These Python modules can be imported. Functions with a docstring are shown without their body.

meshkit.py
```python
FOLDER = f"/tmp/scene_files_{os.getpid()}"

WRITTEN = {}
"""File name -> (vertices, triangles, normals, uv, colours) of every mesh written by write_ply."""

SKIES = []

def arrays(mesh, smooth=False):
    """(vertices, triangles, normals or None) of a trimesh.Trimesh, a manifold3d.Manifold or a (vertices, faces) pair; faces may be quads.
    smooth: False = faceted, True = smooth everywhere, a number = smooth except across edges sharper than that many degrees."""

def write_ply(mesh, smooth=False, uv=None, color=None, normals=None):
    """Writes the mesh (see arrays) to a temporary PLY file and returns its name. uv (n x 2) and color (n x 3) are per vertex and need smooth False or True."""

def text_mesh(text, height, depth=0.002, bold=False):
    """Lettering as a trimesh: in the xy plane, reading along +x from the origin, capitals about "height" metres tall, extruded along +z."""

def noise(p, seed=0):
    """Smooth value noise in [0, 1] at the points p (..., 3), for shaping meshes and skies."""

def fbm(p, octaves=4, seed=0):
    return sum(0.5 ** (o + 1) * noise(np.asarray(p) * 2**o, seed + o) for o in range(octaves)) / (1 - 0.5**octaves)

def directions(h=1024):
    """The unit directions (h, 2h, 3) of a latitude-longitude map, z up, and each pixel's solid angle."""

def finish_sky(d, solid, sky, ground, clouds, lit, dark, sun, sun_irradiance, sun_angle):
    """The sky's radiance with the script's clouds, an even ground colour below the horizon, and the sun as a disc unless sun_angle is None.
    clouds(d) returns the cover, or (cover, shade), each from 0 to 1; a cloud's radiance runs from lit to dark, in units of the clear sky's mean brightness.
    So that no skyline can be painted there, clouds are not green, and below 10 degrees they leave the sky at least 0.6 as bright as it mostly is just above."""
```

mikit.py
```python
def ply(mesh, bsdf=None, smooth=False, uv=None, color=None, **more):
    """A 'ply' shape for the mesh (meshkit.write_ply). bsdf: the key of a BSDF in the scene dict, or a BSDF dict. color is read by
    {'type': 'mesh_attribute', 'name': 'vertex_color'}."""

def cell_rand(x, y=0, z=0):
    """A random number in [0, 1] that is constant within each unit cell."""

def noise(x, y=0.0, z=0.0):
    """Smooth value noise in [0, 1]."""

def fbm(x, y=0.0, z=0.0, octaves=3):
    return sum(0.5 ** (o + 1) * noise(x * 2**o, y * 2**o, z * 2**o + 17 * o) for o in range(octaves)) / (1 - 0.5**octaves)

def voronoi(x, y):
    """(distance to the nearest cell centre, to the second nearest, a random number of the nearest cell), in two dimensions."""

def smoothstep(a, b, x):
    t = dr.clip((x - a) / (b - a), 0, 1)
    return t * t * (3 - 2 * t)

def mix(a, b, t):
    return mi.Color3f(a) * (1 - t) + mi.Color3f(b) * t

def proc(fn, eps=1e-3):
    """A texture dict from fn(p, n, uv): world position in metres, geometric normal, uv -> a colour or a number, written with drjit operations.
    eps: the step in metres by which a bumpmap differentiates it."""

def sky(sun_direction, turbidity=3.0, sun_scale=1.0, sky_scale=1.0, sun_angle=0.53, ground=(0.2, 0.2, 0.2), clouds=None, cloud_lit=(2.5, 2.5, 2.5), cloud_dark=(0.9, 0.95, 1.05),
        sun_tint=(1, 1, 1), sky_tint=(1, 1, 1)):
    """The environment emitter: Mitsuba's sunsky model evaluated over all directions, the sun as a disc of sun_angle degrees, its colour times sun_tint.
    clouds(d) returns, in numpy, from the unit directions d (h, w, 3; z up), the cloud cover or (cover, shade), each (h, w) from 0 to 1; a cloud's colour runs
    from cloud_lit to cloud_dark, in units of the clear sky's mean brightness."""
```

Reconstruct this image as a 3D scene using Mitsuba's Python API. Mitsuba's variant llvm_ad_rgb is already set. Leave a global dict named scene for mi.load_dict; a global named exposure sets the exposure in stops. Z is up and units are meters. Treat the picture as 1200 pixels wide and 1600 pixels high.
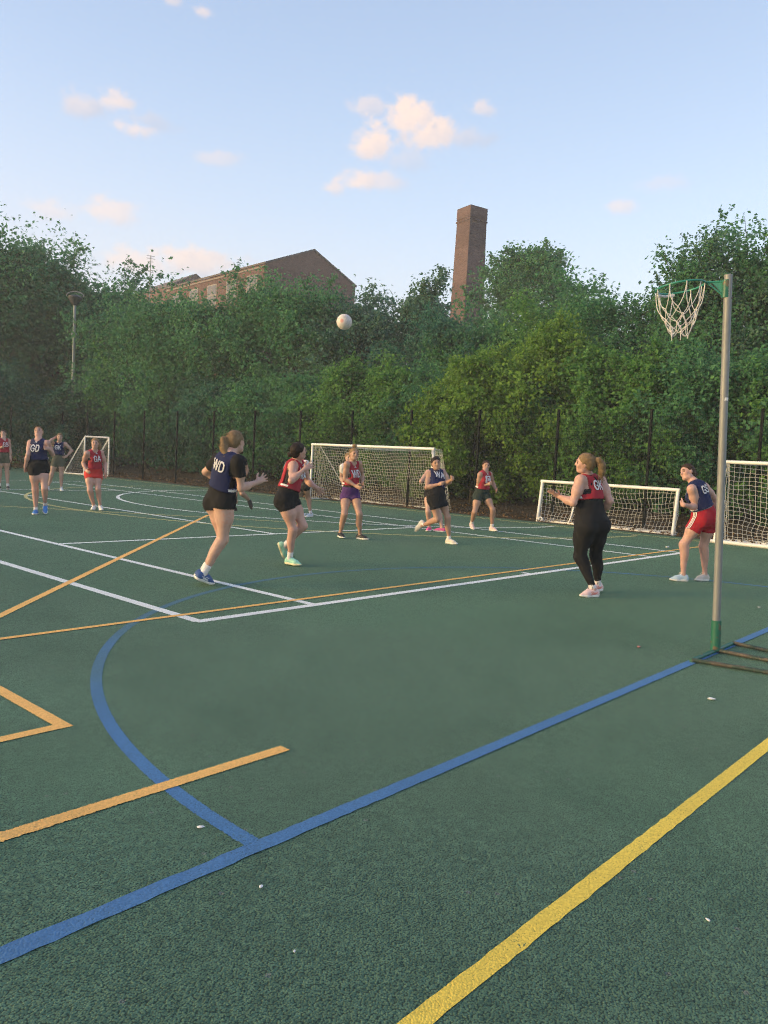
import math, numpy as np, trimesh, mitsuba as mi, drjit as dr, mikit, meshkit
from shapely.geometry import LineString, Polygon, Point

T = mi.ScalarTransform4f
scene, labels = {'type': 'scene'}, {}
RNG = np.random.default_rng(11)

# ------------------------------------------------------------------ camera, sky, exposure
PITCH, ROLL, EYE = math.radians(3.79884), math.radians(3.00413), 1.46975
cp, sp, cr, sr = math.cos(PITCH), math.sin(PITCH), math.cos(ROLL), math.sin(ROLL)
scene['camera'] = {'type': 'perspective', 'fov': 2 * math.degrees(math.atan(600 / 1218.423)), 'fov_axis': 'x', 'near_clip': 0.05, 'far_clip': 9000.0,
                   'to_world': T().look_at(origin=[0, 0, EYE], target=[0, cp, EYE - sp], up=[-sr, cr * sp, cr * cp])}
SUN = np.array([-0.93, -0.30, 0.16])


def unit(v):
    v = np.asarray(v, float)
    return v / np.linalg.norm(v)


def clouds(d):
    """Small fair-weather cumulus low over the trees, and thin pink bands near the left horizon."""
    az = np.degrees(np.arctan2(d[..., 0], d[..., 1]))
    el = np.degrees(np.arcsin(np.clip(d[..., 2], -1, 1)))
    n1 = meshkit.fbm(np.stack([az * .38, el * .55, az * 0 + 3], -1), 5, 4)
    n2 = meshkit.fbm(np.stack([az * 1.1, el * 1.5, az * 0 + 9], -1), 4, 8)
    n3 = meshkit.fbm(np.stack([az * 2.6 + 3 * n1, el * 3.4 + 3 * n2, az * 0 + 5], -1), 4, 12)
    cover, shade = np.zeros_like(az), np.zeros_like(az)
    # azimuth, elevation, half width, half height, density, shade of its core
    for a, e, w, h, k, s in CUMULUS:
        x, y = (az - a) / w, (el - e) / h
        r = np.sqrt(x * x + np.where(y < 0, y * 1.5, y) ** 2)
        f = np.clip(1.12 - r + (n1 - .5) * 1.0 + (n2 - .5) * 1.2 + (n3 - .5) * .9, 0, 1)
        c = k * .90 * np.clip(f * 1.5, 0, 1) ** 1.2
        m = np.clip(s + .30 * x - .42 * y + (n2 - .5) * .6 + (n3 - .5) * .5, 0, 1)
        shade = np.where(c > cover, m, shade)
        cover = np.maximum(cover, c)
    # a faint field of similar puffs all round
    f = np.clip((n1 - .66) * 5, 0, 1) * np.clip((el - 4) / 8, 0, 1) * np.clip((60 - el) / 30, 0, 1)
    out = (np.abs(az) > 32) | (el > 42)
    c = f * .7 * out
    shade = np.where(c > cover, .45 + (n2 - .5), shade)
    cover = np.maximum(cover, c)
    # a thin high veil, denser and warmer towards the sunset
    veil = .12 + .80 * np.clip(1 - el / 26, 0, 1) ** 1.5 * np.clip(1 - np.abs(az + 60) / 95, 0, 1) + .26 * np.clip(1 - el / 17, 0, 1)
    vs = .62 - .48 * np.clip(1 - np.abs(az + 60) / 80, 0, 1) * np.clip(1 - el / 26, 0, 1)
    tot = cover + (1 - cover) * veil
    shade = (shade * cover + vs * (1 - cover) * veil) / np.maximum(tot, 1e-6)
    cover = tot
    return cover, np.clip(shade, 0, 1)


CUMULUS = [
    # the bright double heap left of the chimney
    (0.6, 22.9, 1.7, 1.5, .95, .10), (2.2, 22.0, 1.8, 1.4, .95, .25), (-2.2, 21.3, 1.6, 1.2, .95, .05), (4.6, 21.9, 2.3, .8, .6, .85), (-2.8, 23.4, 1.5, .6, .55, .25), (5.4, 23.6, 1.2, .5, .6, .2), (0.6, 20.4, 1.6, .9, .35, .7),
    (-3.1, 18.9, 1.5, .8, .8, .10), (-4.7, 18.5, 1.0, .6, .65, .1), (-1.2, 18.9, 1.6, .7, .6, .4),
    # grey-bottomed one at the left
    (-21.8, 21.2, 1.5, .9, .7, .55), (-19.6, 21.8, 1.7, .8, .8, .25), (-17.6, 21.1, 2.2, .8, .5, .8), (-18.5, 20.5, 1.4, .6, .7, .12),
    # small and thin ones
    (-13.0, 19.4, 1.4, .6, .4, .2), (-14.3, 27.5, .8, .4, .6, .2), (-16.5, 27.8, .7, .4, .55, .2), (15.6, 17.6, 1.1, .6, .5, .2), (18.3, 18.9, 2.0, .6, .25, .3),
    (-19.7, 15.2, 1.7, .9, .6, .12), (-14.5, 12.8, 3.6, 1.1, .8, .30), (-17.5, 12.3, 2.8, 1.0, .6, .22), (-23.2, 14.8, 1.8, .8, .4, .2),
]
scene['sky'] = mikit.sky(SUN, turbidity=3.2, sun_scale=0.46, sky_scale=1.0, sun_angle=18, ground=(.10, .12, .09), clouds=clouds,
                         cloud_lit=(1.56, 1.20, 1.00), cloud_dark=(.86, .89, 1.04), sun_tint=(.80, .92, 1.06), sky_tint=(1.03, .97, 1.09))
exposure = 3.93

# ------------------------------------------------------------------ helpers
count = {}


def numbered(name):
    n = count.get(name, 0)
    count[name] = n + 1
    return name if n == 0 else f'{name}_{n:03d}'


def thing(name, label, cat, group=None):
    key = numbered(name)
    labels[key] = {'label': label, 'category': cat}
    if group:
        labels[key]['group'] = group
    return key


def add(parent, name, mesh, bsdf, smooth=False, color=None, label=None, kind=None):
    key = numbered(f'{parent}__{name}') if parent else numbered(name)
    scene[key] = mikit.ply(mesh, bsdf, smooth=smooth, color=color)
    if label or kind:
        labels[key] = {}
        if label:
            labels[key]['label'] = label
        if kind:
            labels[key]['kind'] = kind
    return key


def structure(name, mesh, bsdf, smooth=False, label=None):
    key = numbered(name)
    scene[key] = mikit.ply(mesh, bsdf, smooth=smooth)
    labels[key] = {'kind': 'structure'}
    if label:
        labels[key]['label'] = label
    return key


def cat(ms):
    ms = [m for m in ms if m is not None]
    return trimesh.util.concatenate(ms)


def box(lo, hi):
    lo, hi = np.minimum(lo, hi), np.maximum(lo, hi)
    return trimesh.creation.box(extents=hi - lo, transform=trimesh.transformations.translation_matrix((lo + hi) / 2))


def tube(pts, r, sides=10, caps=True):
    p = np.asarray(pts, float)
    n = len(p)
    r = np.broadcast_to(np.asarray(r, float), (n,))
    t = np.gradient(p, axis=0)
    t /= np.linalg.norm(t, axis=1, keepdims=True) + 1e-12
    a = np.cross(t, [0, 0, 1.0])
    bad = np.linalg.norm(a, axis=1) < .15
    if bad.any():
        a = np.cross(t, unit([0.92, 0.38, 0.05]))
    a /= np.linalg.norm(a, axis=1, keepdims=True) + 1e-12
    b = np.cross(t, a)
    th = np.arange(sides) * 2 * np.pi / sides
    v = (p[:, None] + r[:, None, None] * (np.cos(th)[None, :, None] * a[:, None] + np.sin(th)[None, :, None] * b[:, None])).reshape(-1, 3)
    i, j = np.meshgrid(np.arange(n - 1), np.arange(sides), indexing='ij')
    A, B, C, D = i * sides + j, i * sides + (j + 1) % sides, (i + 1) * sides + (j + 1) % sides, (i + 1) * sides + j
    f = np.vstack([np.stack([A, B, C], -1).reshape(-1, 3), np.stack([A, C, D], -1).reshape(-1, 3)])
    if caps:
        v = np.vstack([v, p[:1], p[-1:]])
        k = np.arange(sides)
        f = np.vstack([f, np.stack([np.full(sides, n * sides), (k + 1) % sides, k], 1),
                       np.stack([np.full(sides, n * sides + 1), (n - 1) * sides + k, (n - 1) * sides + (k + 1) % sides], 1)])
    return trimesh.Trimesh(v, f, process=False)


def strands(paths, r, sides=3):
    """Many thin tubes as one mesh; paths all have the same number of points: (k, n, 3)."""
    p = np.asarray(paths, float)
    k, n = p.shape[:2]
    t = np.gradient(p, axis=1)
    t /= np.linalg.norm(t, axis=2, keepdims=True) + 1e-12
    ref = np.where(np.abs(t[..., 2:]) < .8, [0, 0, 1.0], unit([.7, .7, .1]))
    a = np.cross(t, ref)
    a /= np.linalg.norm(a, axis=2, keepdims=True) + 1e-12
    b = np.cross(t, a)
    th = np.arange(sides) * 2 * np.pi / sides
    v = p[:, :, None] + r * (np.cos(th)[None, None, :, None] * a[:, :, None] + np.sin(th)[None, None, :, None] * b[:, :, None])
    i, j = np.meshgrid(np.arange(n - 1), np.arange(sides), indexing='ij')
    A, B, C, D = i * sides + j, i * sides + (j + 1) % sides, (i + 1) * sides + (j + 1) % sides, (i + 1) * sides + j
    f = np.vstack([np.stack([A, B, C], -1).reshape(-1, 3), np.stack([A, C, D], -1).reshape(-1, 3)])
    f = (f[None] + (np.arange(k) * n * sides)[:, None, None]).reshape(-1, 3)
    return trimesh.Trimesh(v.reshape(-1, 3), f, process=False)


def bezier(a, b, c, n=12):
    t = np.linspace(0, 1, n)[:, None]
    return (1 - t) ** 2 * np.asarray(a, float) + 2 * t * (1 - t) * np.asarray(b, float) + t * t * np.asarray(c, float)


# the court's own axes: a runs along the goal line (right and away), b along the fence (left and away)
TH = math.radians(48.4)
E1, E2 = np.array([math.cos(TH), math.sin(TH)]), np.array([-math.sin(TH), math.cos(TH)])


def W(a, b, z=0.0):
    q = a * E1 + b * E2
    return np.array([q[0], q[1], z])


# ------------------------------------------------------------------ materials
P = mikit.proc
noise, fbm, voronoi, smoothstep, cell_rand = mikit.noise, mikit.fbm, mikit.voronoi, mikit.smoothstep, mikit.cell_rand


def mix(a, b, t):
    a, b = ([float(v) for v in x] if isinstance(x, np.ndarray) else x for x in (a, b))
    return mikit.mix(a, b, t)



def rgb(c):
    return {'type': 'rgb', 'value': list(map(float, c))}


def plain(key, c, rough=.6, metal=0.0, two=False, **more):
    b = {'type': 'principled', 'base_color': rgb(c) if not isinstance(c, dict) else c, 'roughness': rough, 'metallic': metal, **more}
    scene[key] = {'type': 'twosided', 'bsdf': b} if two else b
    return key


def grain(p):
    f1, f2, r = voronoi(p.x * 95, p.y * 95)
    return f1, f2, r


def court_colour(p, n, uv):
    f1, f2, r = voronoi(p.x * 150, p.y * 150)
    big = fbm(p.x * .35, p.y * .35, 0.0, 3)
    mid = fbm(p.x * 2.3, p.y * 2.3, 4.0, 3)
    c = mix((.074, .146, .088), (.128, .226, .134), r * .75 + .25 * mid)
    c = mix(c, mi.Color3f(.120, .195, .125), smoothstep(.45, .75, big) * .55)
    c = mix(c, mi.Color3f(.050, .110, .066), smoothstep(.55, .8, mid) * .25)
    g1 = noise(p.x * 44, p.y * 44, 3.0) * .6 + noise(p.x * 90, p.y * 90, 5.0) * .4
    c = c * (.70 + .60 * g1)
    stain = fbm(p.x * .9 + 4, p.y * .9, 8.0, 4)
    c = mix(c, c * 1.22, smoothstep(.52, .72, stain) * .4)
    c = mix(c, c * .80, smoothstep(.50, .30, fbm(p.x * .55, p.y * .55 + 9, 3.0, 4)) * .4)
    speck = mi.Float(cell_rand(dr.floor(p.x * 60), dr.floor(p.y * 60), 5))
    c = mix(c, mi.Color3f(.20, .21, .18), dr.select(speck > .9985, .7, 0.0))
    wet = smoothstep(.42, .66, f1)
    return mix(c, mi.Color3f(.020, .036, .025), wet * .8)


def court_bump(p, n, uv):
    f1, f2, r = voronoi(p.x * 150, p.y * 150)
    return 1.0 - dr.minimum(f1, 1.0) + .5 * r


def paint(base, wear=.35):
    def fn(p, n, uv):
        f1, f2, r = voronoi(p.x * 150, p.y * 150)
        m = fbm(p.x * 9, p.y * 9, 2.0, 3)
        c = mi.Color3f(*base) * (.86 + .28 * r)
        k = smoothstep(.66, .86, f1 + (m - .5) * wear)
        c = mix(c, mi.Color3f(.04, .07, .05), k * .5)
        return mix(c, mi.Color3f(*[.75 * x for x in base]), smoothstep(.5, .8, fbm(p.x * 2, p.y * 2, 7.0, 2)) * .3)
    return fn


def worn_blue(p, n, uv):
    """The blue paint, rubbed away over the busiest part of the court, in front of the goal circle's far side."""
    c = paint((.075, .190, .37), .45)(p, n, uv)
    b = p.x * float(E2[0]) + p.y * float(E2[1])
    w = smoothstep(3.2, 6.0, b + (fbm(p.x * 1.4, p.y * 1.4, 1.0, 3) - .5) * 3.0) * .56
    return mix(c, court_colour(p, n, uv), w)


scene['m_court'] = {'type': 'bumpmap', 'tex': P(court_bump, .002), 'scale': .0028, 'bsdf': {'type': 'principled', 'base_color': P(court_colour), 'roughness': .8, 'specular': .35}}
for k, c, w in (('m_white_line', (.74, .75, .71), .3), ('m_orange_line', (.88, .48, .14), .35), ('m_yellow_line', (.84, .60, .09), .25), ('m_blue_line', (.075, .185, .36), .45), ('m_pale_line', (.52, .46, .20), .5)):
    scene[k] = {'type': 'bumpmap', 'tex': P(court_bump, .002), 'scale': .002, 'bsdf': {'type': 'principled', 'base_color': P(paint(c, w)), 'roughness': .75, 'specular': .35}}


def soil_colour(p, n, uv):
    a = fbm(p.x * 3, p.y * 3, p.z * 3, 4)
    b = noise(p.x * 40, p.y * 40, p.z * 40)
    return mix((.028, .022, .016), (.080, .064, .046), a * .7 + b * .3)


scene['m_soil'] = {'type': 'principled', 'base_color': P(soil_colour), 'roughness': .95, 'specular': .2}


def grass_colour(p, n, uv):
    return mix((.03, .05, .018), (.06, .085, .03), fbm(p.x * .2, p.y * .2, 0.0, 4))


scene['m_grass'] = {'type': 'principled', 'base_color': P(grass_colour), 'roughness': .95, 'specular': .2}


def brick(scale, lo, hi, mortar):
    def fn(p, n, uv):
        u = dr.select(dr.abs(n.x) > dr.abs(n.y), p.y, p.x)
        u = (p.x * TN[0] + p.y * TN[1]) * dr.select(dr.abs(n.x * TN[0] + n.y * TN[1]) > .7, 0.0, 1.0) + (p.x * -TN[1] + p.y * TN[0]) * dr.select(dr.abs(n.x * TN[0] + n.y * TN[1]) > .7, 1.0, 0.0)
        v = p.z / .075
        row = dr.floor(v)
        q = u / .225 + .5 * (row - 2 * dr.floor(row / 2))
        r = cell_rand(q, row, 1)
        big = fbm(u * .5, p.z * .35, 2.0, 3)
        c = mix(lo, hi, r * .6 + big * .5)
        fu, fv = q - dr.floor(q), v - dr.floor(v)
        joint = dr.maximum(smoothstep(.90, .97, fu), smoothstep(.82, .93, fv))
        c = mix(c, mi.Color3f(*mortar), joint * .6)
        band = smoothstep(.52, .6, noise(0.0, 0.0, p.z * .42 + 7))
        return mix(c, c * .72, band * .6)
    return fn


TN = unit([.707, .707])
scene['m_chimney_brick'] = {'type': 'principled', 'base_color': P(brick(1, (.085, .054, .054), (.155, .100, .100), (.17, .155, .15))), 'roughness': .9, 'specular': .2}
scene['m_building_brick'] = {'type': 'principled', 'base_color': P(brick(1, (.095, .054, .048), (.165, .094, .082), (.17, .15, .14))), 'roughness': .9, 'specular': .2}
plain('m_roof', (.10, .085, .085), .8)
plain('m_coping', (.20, .16, .14), .8)
plain('m_pane', (.08, .07, .06), .06, specular=.9)
plain('m_window_frame', (.22, .20, .18), .5)


def galvanised(p, n, uv):
    a = fbm(p.x * 14, p.y * 14, p.z * 3.2, 3)
    b = fbm(p.x * 60, p.y * 60, p.z * 20, 2)
    return mix((.19, .195, .195), (.31, .315, .31), a * .6 + b * .4)


scene['m_galvanised'] = {'type': 'principled', 'base_color': P(galvanised), 'roughness': .55, 'metallic': .35, 'specular': .4}


def green_paint(p, n, uv):
    a = fbm(p.x * 22, p.y * 22, p.z * 22, 4)
    c = mix((.014, .105, .068), (.024, .145, .095), a)
    return mix(c, mi.Color3f(.14, .085, .05), smoothstep(.63, .70, a) * .8)


scene['m_green_paint'] = {'type': 'principled', 'base_color': P(green_paint), 'roughness': .45}


def rusty(p, n, uv):
    a = fbm(p.x * 9, p.y * 9, p.z * 9, 4)
    b = fbm(p.x * 50, p.y * 50, p.z * 50, 2)
    c = mix((.030, .055, .042), (.085, .070, .054), smoothstep(.42, .66, a))
    return mix(c, mi.Color3f(.17, .13, .10), smoothstep(.55, .7, b) * .5)


scene['m_rusty'] = {'type': 'principled', 'base_color': P(rusty), 'roughness': .7}


def white_metal(p, n, uv):
    a = fbm(p.x * 6, p.y * 6, p.z * 6, 3)
    return mix((.78, .77, .73), (.52, .49, .44), smoothstep(.5, .8, a) * .6)


scene['m_white_metal'] = {'type': 'principled', 'base_color': P(white_metal), 'roughness': .4}
plain('m_goal_net', (.72, .71, .66), .8)
plain('m_ring_net', (.70, .66, .62), .8)
plain('m_fence', (.006, .009, .009), .75, specular=.12)
plain('m_fence_wire', (.006, .009, .008), .7, specular=.15)
plain('m_lamp', (.06, .06, .06), .5)
plain('m_pole_grey', (.24, .26, .26), .6)
plain('m_ring_green', (.035, .23, .16), .4)
plain('m_litter', (.75, .74, .72), .7)
plain('m_litter_red', (.55, .22, .20), .7)


def bark(p, n, uv):
    return mix((.035, .032, .026), (.075, .068, .055), fbm(p.x * 9, p.y * 9, p.z * 3, 3))


scene['m_bark'] = {'type': 'principled', 'base_color': P(bark), 'roughness': .95, 'specular': .2}
scene['m_leaf'] = {'type': 'principledthin', 'base_color': {'type': 'mesh_attribute', 'name': 'vertex_color'}, 'roughness': .6, 'diff_trans': 1.0, 'spec_trans': 0.0}
scene['m_dead_leaf'] = {'type': 'twosided', 'bsdf': {'type': 'diffuse', 'reflectance': {'type': 'mesh_attribute', 'name': 'vertex_color'}}}
HAZE = .0016

scene['m_worn_blue'] = {'type': 'bumpmap', 'tex': P(court_bump, .002), 'scale': .0028, 'bsdf': {'type': 'principled', 'base_color': P(worn_blue), 'roughness': .8, 'specular': .35}}
# ------------------------------------------------------------------ ground, court and its painted lines
big = trimesh.creation.cylinder(radius=4000, height=.02, sections=64)
big.apply_translation([0, 0, -.05])
structure('ground', big, 'm_grass')


def sheet(poly, z, step=None):
    v, f = trimesh.creation.triangulate_polygon(poly, engine='earcut')
    v = np.column_stack([v, np.full(len(v), z)])
    n = np.cross(v[f[:, 1]] - v[f[:, 0]], v[f[:, 2]] - v[f[:, 0]])[:, 2]
    f = np.where(n[:, None] < 0, f[:, ::-1], f)
    return trimesh.Trimesh(v, f, process=False)


FENCE_A, EDGE_A = 19.1, 18.72
edge_b = np.arange(-40, 75, .25)
edge = np.column_stack([EDGE_A + .10 * (meshkit.fbm(np.column_stack([edge_b * .9, edge_b * 0, edge_b * 0]), 3, 2) - .5), edge_b])
court_poly = Polygon(np.array([a * E1 + b * E2 for a, b in [(-30, 75), (-30, -40)] + edge.tolist()]))
court = structure('court', sheet(court_poly, 0.0), 'm_court')


def relief(xy):
    """Height of the open-textured macadam: rounded stones about a centimetre across, with gaps between."""
    s = 150.0
    q = xy * s
    i = np.floor(q)

    def rnd(a, b, k):
        h = (a.astype(np.int64) * 374761393 + b.astype(np.int64) * 668265263 + k * 2147483647) & 0xFFFFFFFF
        h = ((h ^ (h >> 13)) * 1274126177) & 0xFFFFFFFF
        return ((h ^ (h >> 16)) & 0xFFFFFF) / 16777215.0
    best, val = np.full(len(xy), 9.0), np.zeros(len(xy))
    for da in (-1, 0, 1):
        for db in (-1, 0, 1):
            a, b = i[:, 0] + da, i[:, 1] + db
            d = np.hypot(a + rnd(a + 1000000, b + 1000000, 1) - q[:, 0], b + rnd(a + 1000000, b + 1000000, 2) - q[:, 1])
            m = d < best
            val = np.where(m, rnd(a + 1000000, b + 1000000, 3), val)
            best = np.minimum(best, d)
    return .0030 * np.clip(1 - best ** 2 * 1.6, 0, 1) + .0018 * val


NEAR = (-2.2, 2.4, 1.45, 3.7)


def near_weight(xy):
    x0, x1, y0, y1 = NEAR
    return np.clip(np.minimum.reduce([(xy[:, 0] - x0) / .3, (x1 - xy[:, 0]) / .3, (xy[:, 1] - y0) / .1 + 1, (y1 - xy[:, 1]) / 1.0]), 0, 1)


gx, gy = np.arange(NEAR[0], NEAR[1], .005), np.arange(NEAR[2], NEAR[3], .005)
X, Y = np.meshgrid(gx, gy)
xy = np.column_stack([X.ravel(), Y.ravel()])
ok = np.abs(xy[:, 0]) < .56 * xy[:, 1] + .25
z = .0006 + relief(xy) * near_weight(xy)
idx = np.arange(len(xy)).reshape(X.shape)
q4 = np.stack([idx[:-1, :-1], idx[:-1, 1:], idx[1:, 1:], idx[1:, :-1]], -1).reshape(-1, 4)
q4 = q4[ok[q4].all(1)]
used = np.unique(q4)
remap = np.full(len(xy), -1)
remap[used] = np.arange(len(used))
q4 = remap[q4]
near = trimesh.Trimesh(np.column_stack([xy, z])[used], np.vstack([q4[:, :3], q4[:, [0, 2, 3]]]), process=False)
key = f'{court}__macadam'
scene[key] = mikit.ply(near, 'm_court', smooth=True)
labels[key] = {'kind': 'stuff'}

LINE_Z = {'white_line': .004, 'orange_line': .008, 'blue_line': .012, 'yellow_line': .016}


def line(kind, pts, width, bsdf, level):
    """A painted line: a strip with slightly ragged edges that follows the stones under it where they are modelled."""
    pts = np.asarray(pts, float)
    xyp = pts[:, :1] * E1 + pts[:, 1:] * E2
    seg = np.linalg.norm(np.diff(xyp, axis=0), axis=1)
    s = np.concatenate([[0], np.cumsum(seg)])
    d = np.hypot(*xyp.T)
    near = d.min() < 6.0
    out = []
    pos, ss = 0.0, []
    while pos < s[-1]:
        ss.append(pos)
        c = np.array([np.interp(pos, s, xyp[:, 0]), np.interp(pos, s, xyp[:, 1])])
        r = np.hypot(*c)
        pos += .006 if (near and r < 4.2 and c[1] > .6) else (.05 if r < 14 else .4)
    ss = np.array(ss + [s[-1]])
    c = np.column_stack([np.interp(ss, s, xyp[:, 0]), np.interp(ss, s, xyp[:, 1])])
    t = np.gradient(c, axis=0)
    t /= np.linalg.norm(t, axis=1, keepdims=True)
    nrm = np.column_stack([-t[:, 1], t[:, 0]])
    nj = 13 if near else 3
    across = np.linspace(-.5, .5, nj)
    j = np.clip(near_weight(c) * 2, 0, 1) * .0045 + .0015
    el = 1 + (RNG.random(len(ss)) - .5) * 2 * j / width
    er = 1 + (RNG.random(len(ss)) - .5) * 2 * j / width
    wv = across[None] * np.where(across[None] < 0, el[:, None], er[:, None]) * width
    v2 = c[:, None] + wv[..., None] * nrm[:, None]
    flat = v2.reshape(-1, 2)
    z = LEVEL0 + level * .0003 + relief(flat) * near_weight(flat) * .85
    n = len(ss)
    idx = np.arange(n * nj).reshape(n, nj)
    A, B, C, D = idx[:-1, :-1], idx[1:, :-1], idx[1:, 1:], idx[:-1, 1:]
    f = np.vstack([np.stack([A, B, C], -1).reshape(-1, 3), np.stack([A, C, D], -1).reshape(-1, 3)])
    add(court, kind, trimesh.Trimesh(np.column_stack([flat, z]), f, process=False), bsdf, smooth=True)


LEVEL0 = .0022


def arc(ca, cb, r, t0, t1, n=160):
    t = np.radians(np.linspace(t0, t1, n))
    return np.column_stack([ca + r * np.cos(t), cb + r * np.sin(t)])


WL = dict(kind='white_line', bsdf='m_white_line')
for pts in ([(3.94, 5.57), (3.94, 29.34)], [(14.91, 5.57), (14.91, 29.34)], [(3.915, 5.57), (14.935, 5.57)]):
    line('white_line', pts, .10, 'm_white_line', 0)
for pts in ([(5.31, 5.60), (5.31, 29.30)], [(13.54, 5.60), (13.54, 29.30)], [(9.43, 11.08), (9.43, 23.8)], [(9.43, 5.60), (9.43, 5.72)]):
    line('white_line', pts, .095, 'm_white_line', 1)
for pts in ([(5.34, 11.05), (13.51, 11.05)], [(5.34, 23.86), (13.51, 23.86)], [(3.97, 29.32), (14.88, 29.32)]):
    line('white_line', pts, .095, 'm_white_line', 2)
line('white_line', arc(18.05, 17.2, 7.25, 92, 268), .10, 'm_white_line', 3)
line('yellow_line', [(18.05, -12.0), (18.05, 40.0)], .09, 'm_pale_line', 4)
line('yellow_line', arc(18.05, 17.3, 9.6, 92, 268), .09, 'm_pale_line', 4)
line('orange_line', [(7.0, 18.25), (11.5, 12.86)], .09, 'm_pale_line', 5)
line('orange_line', [(-9.0, 5.86), (17.0, 5.86)], .06, 'm_orange_line', 9)
line('orange_line', [(-1.2, 2.59), (2.72, 6.65), (10.66, 14.85)], .075, 'm_orange_line', 6)
line('orange_line', [(1.905, 9.5), (1.905, 3.81)], .075, 'm_orange_line', 5)
line('orange_line', [(-6.0, 3.85), (1.87, 3.85)], .075, 'm_orange_line', 6)
line('orange_line', [(-6.0, 2.88), (2.575, 2.865)], .075, 'm_orange_line', 9)
line('blue_line', arc(6.75, 2.18, 4.9, 0.3, 179.7, 400), .070, 'm_worn_blue', -1)
line('blue_line', [(-9.0, 2.18), (18.2, 2.18)], .074, 'm_blue_line', 8)
line('yellow_line', [(-9.0, 1.18), (18.0, 1.18)], .068, 'm_yellow_line', 4)

# small litter and pale stones lying on the court
def scrap(size, bsdf, at, seed):
    r = np.random.default_rng(seed)
    m = trimesh.creation.icosphere(subdivisions=1, radius=1)
    v = m.vertices * (1 + (r.random(m.vertices.shape) - .5) * .7) * np.array([size, size * .6, size * .3])
    a = r.random() * 6.28
    R = np.array([[math.cos(a), -math.sin(a), 0], [math.sin(a), math.cos(a), 0], [0, 0, 1]])
    v = v @ R.T + np.array([at[0], at[1], size * .22 + .005])
    return trimesh.Trimesh(v, m.faces, process=False), bsdf


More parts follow.
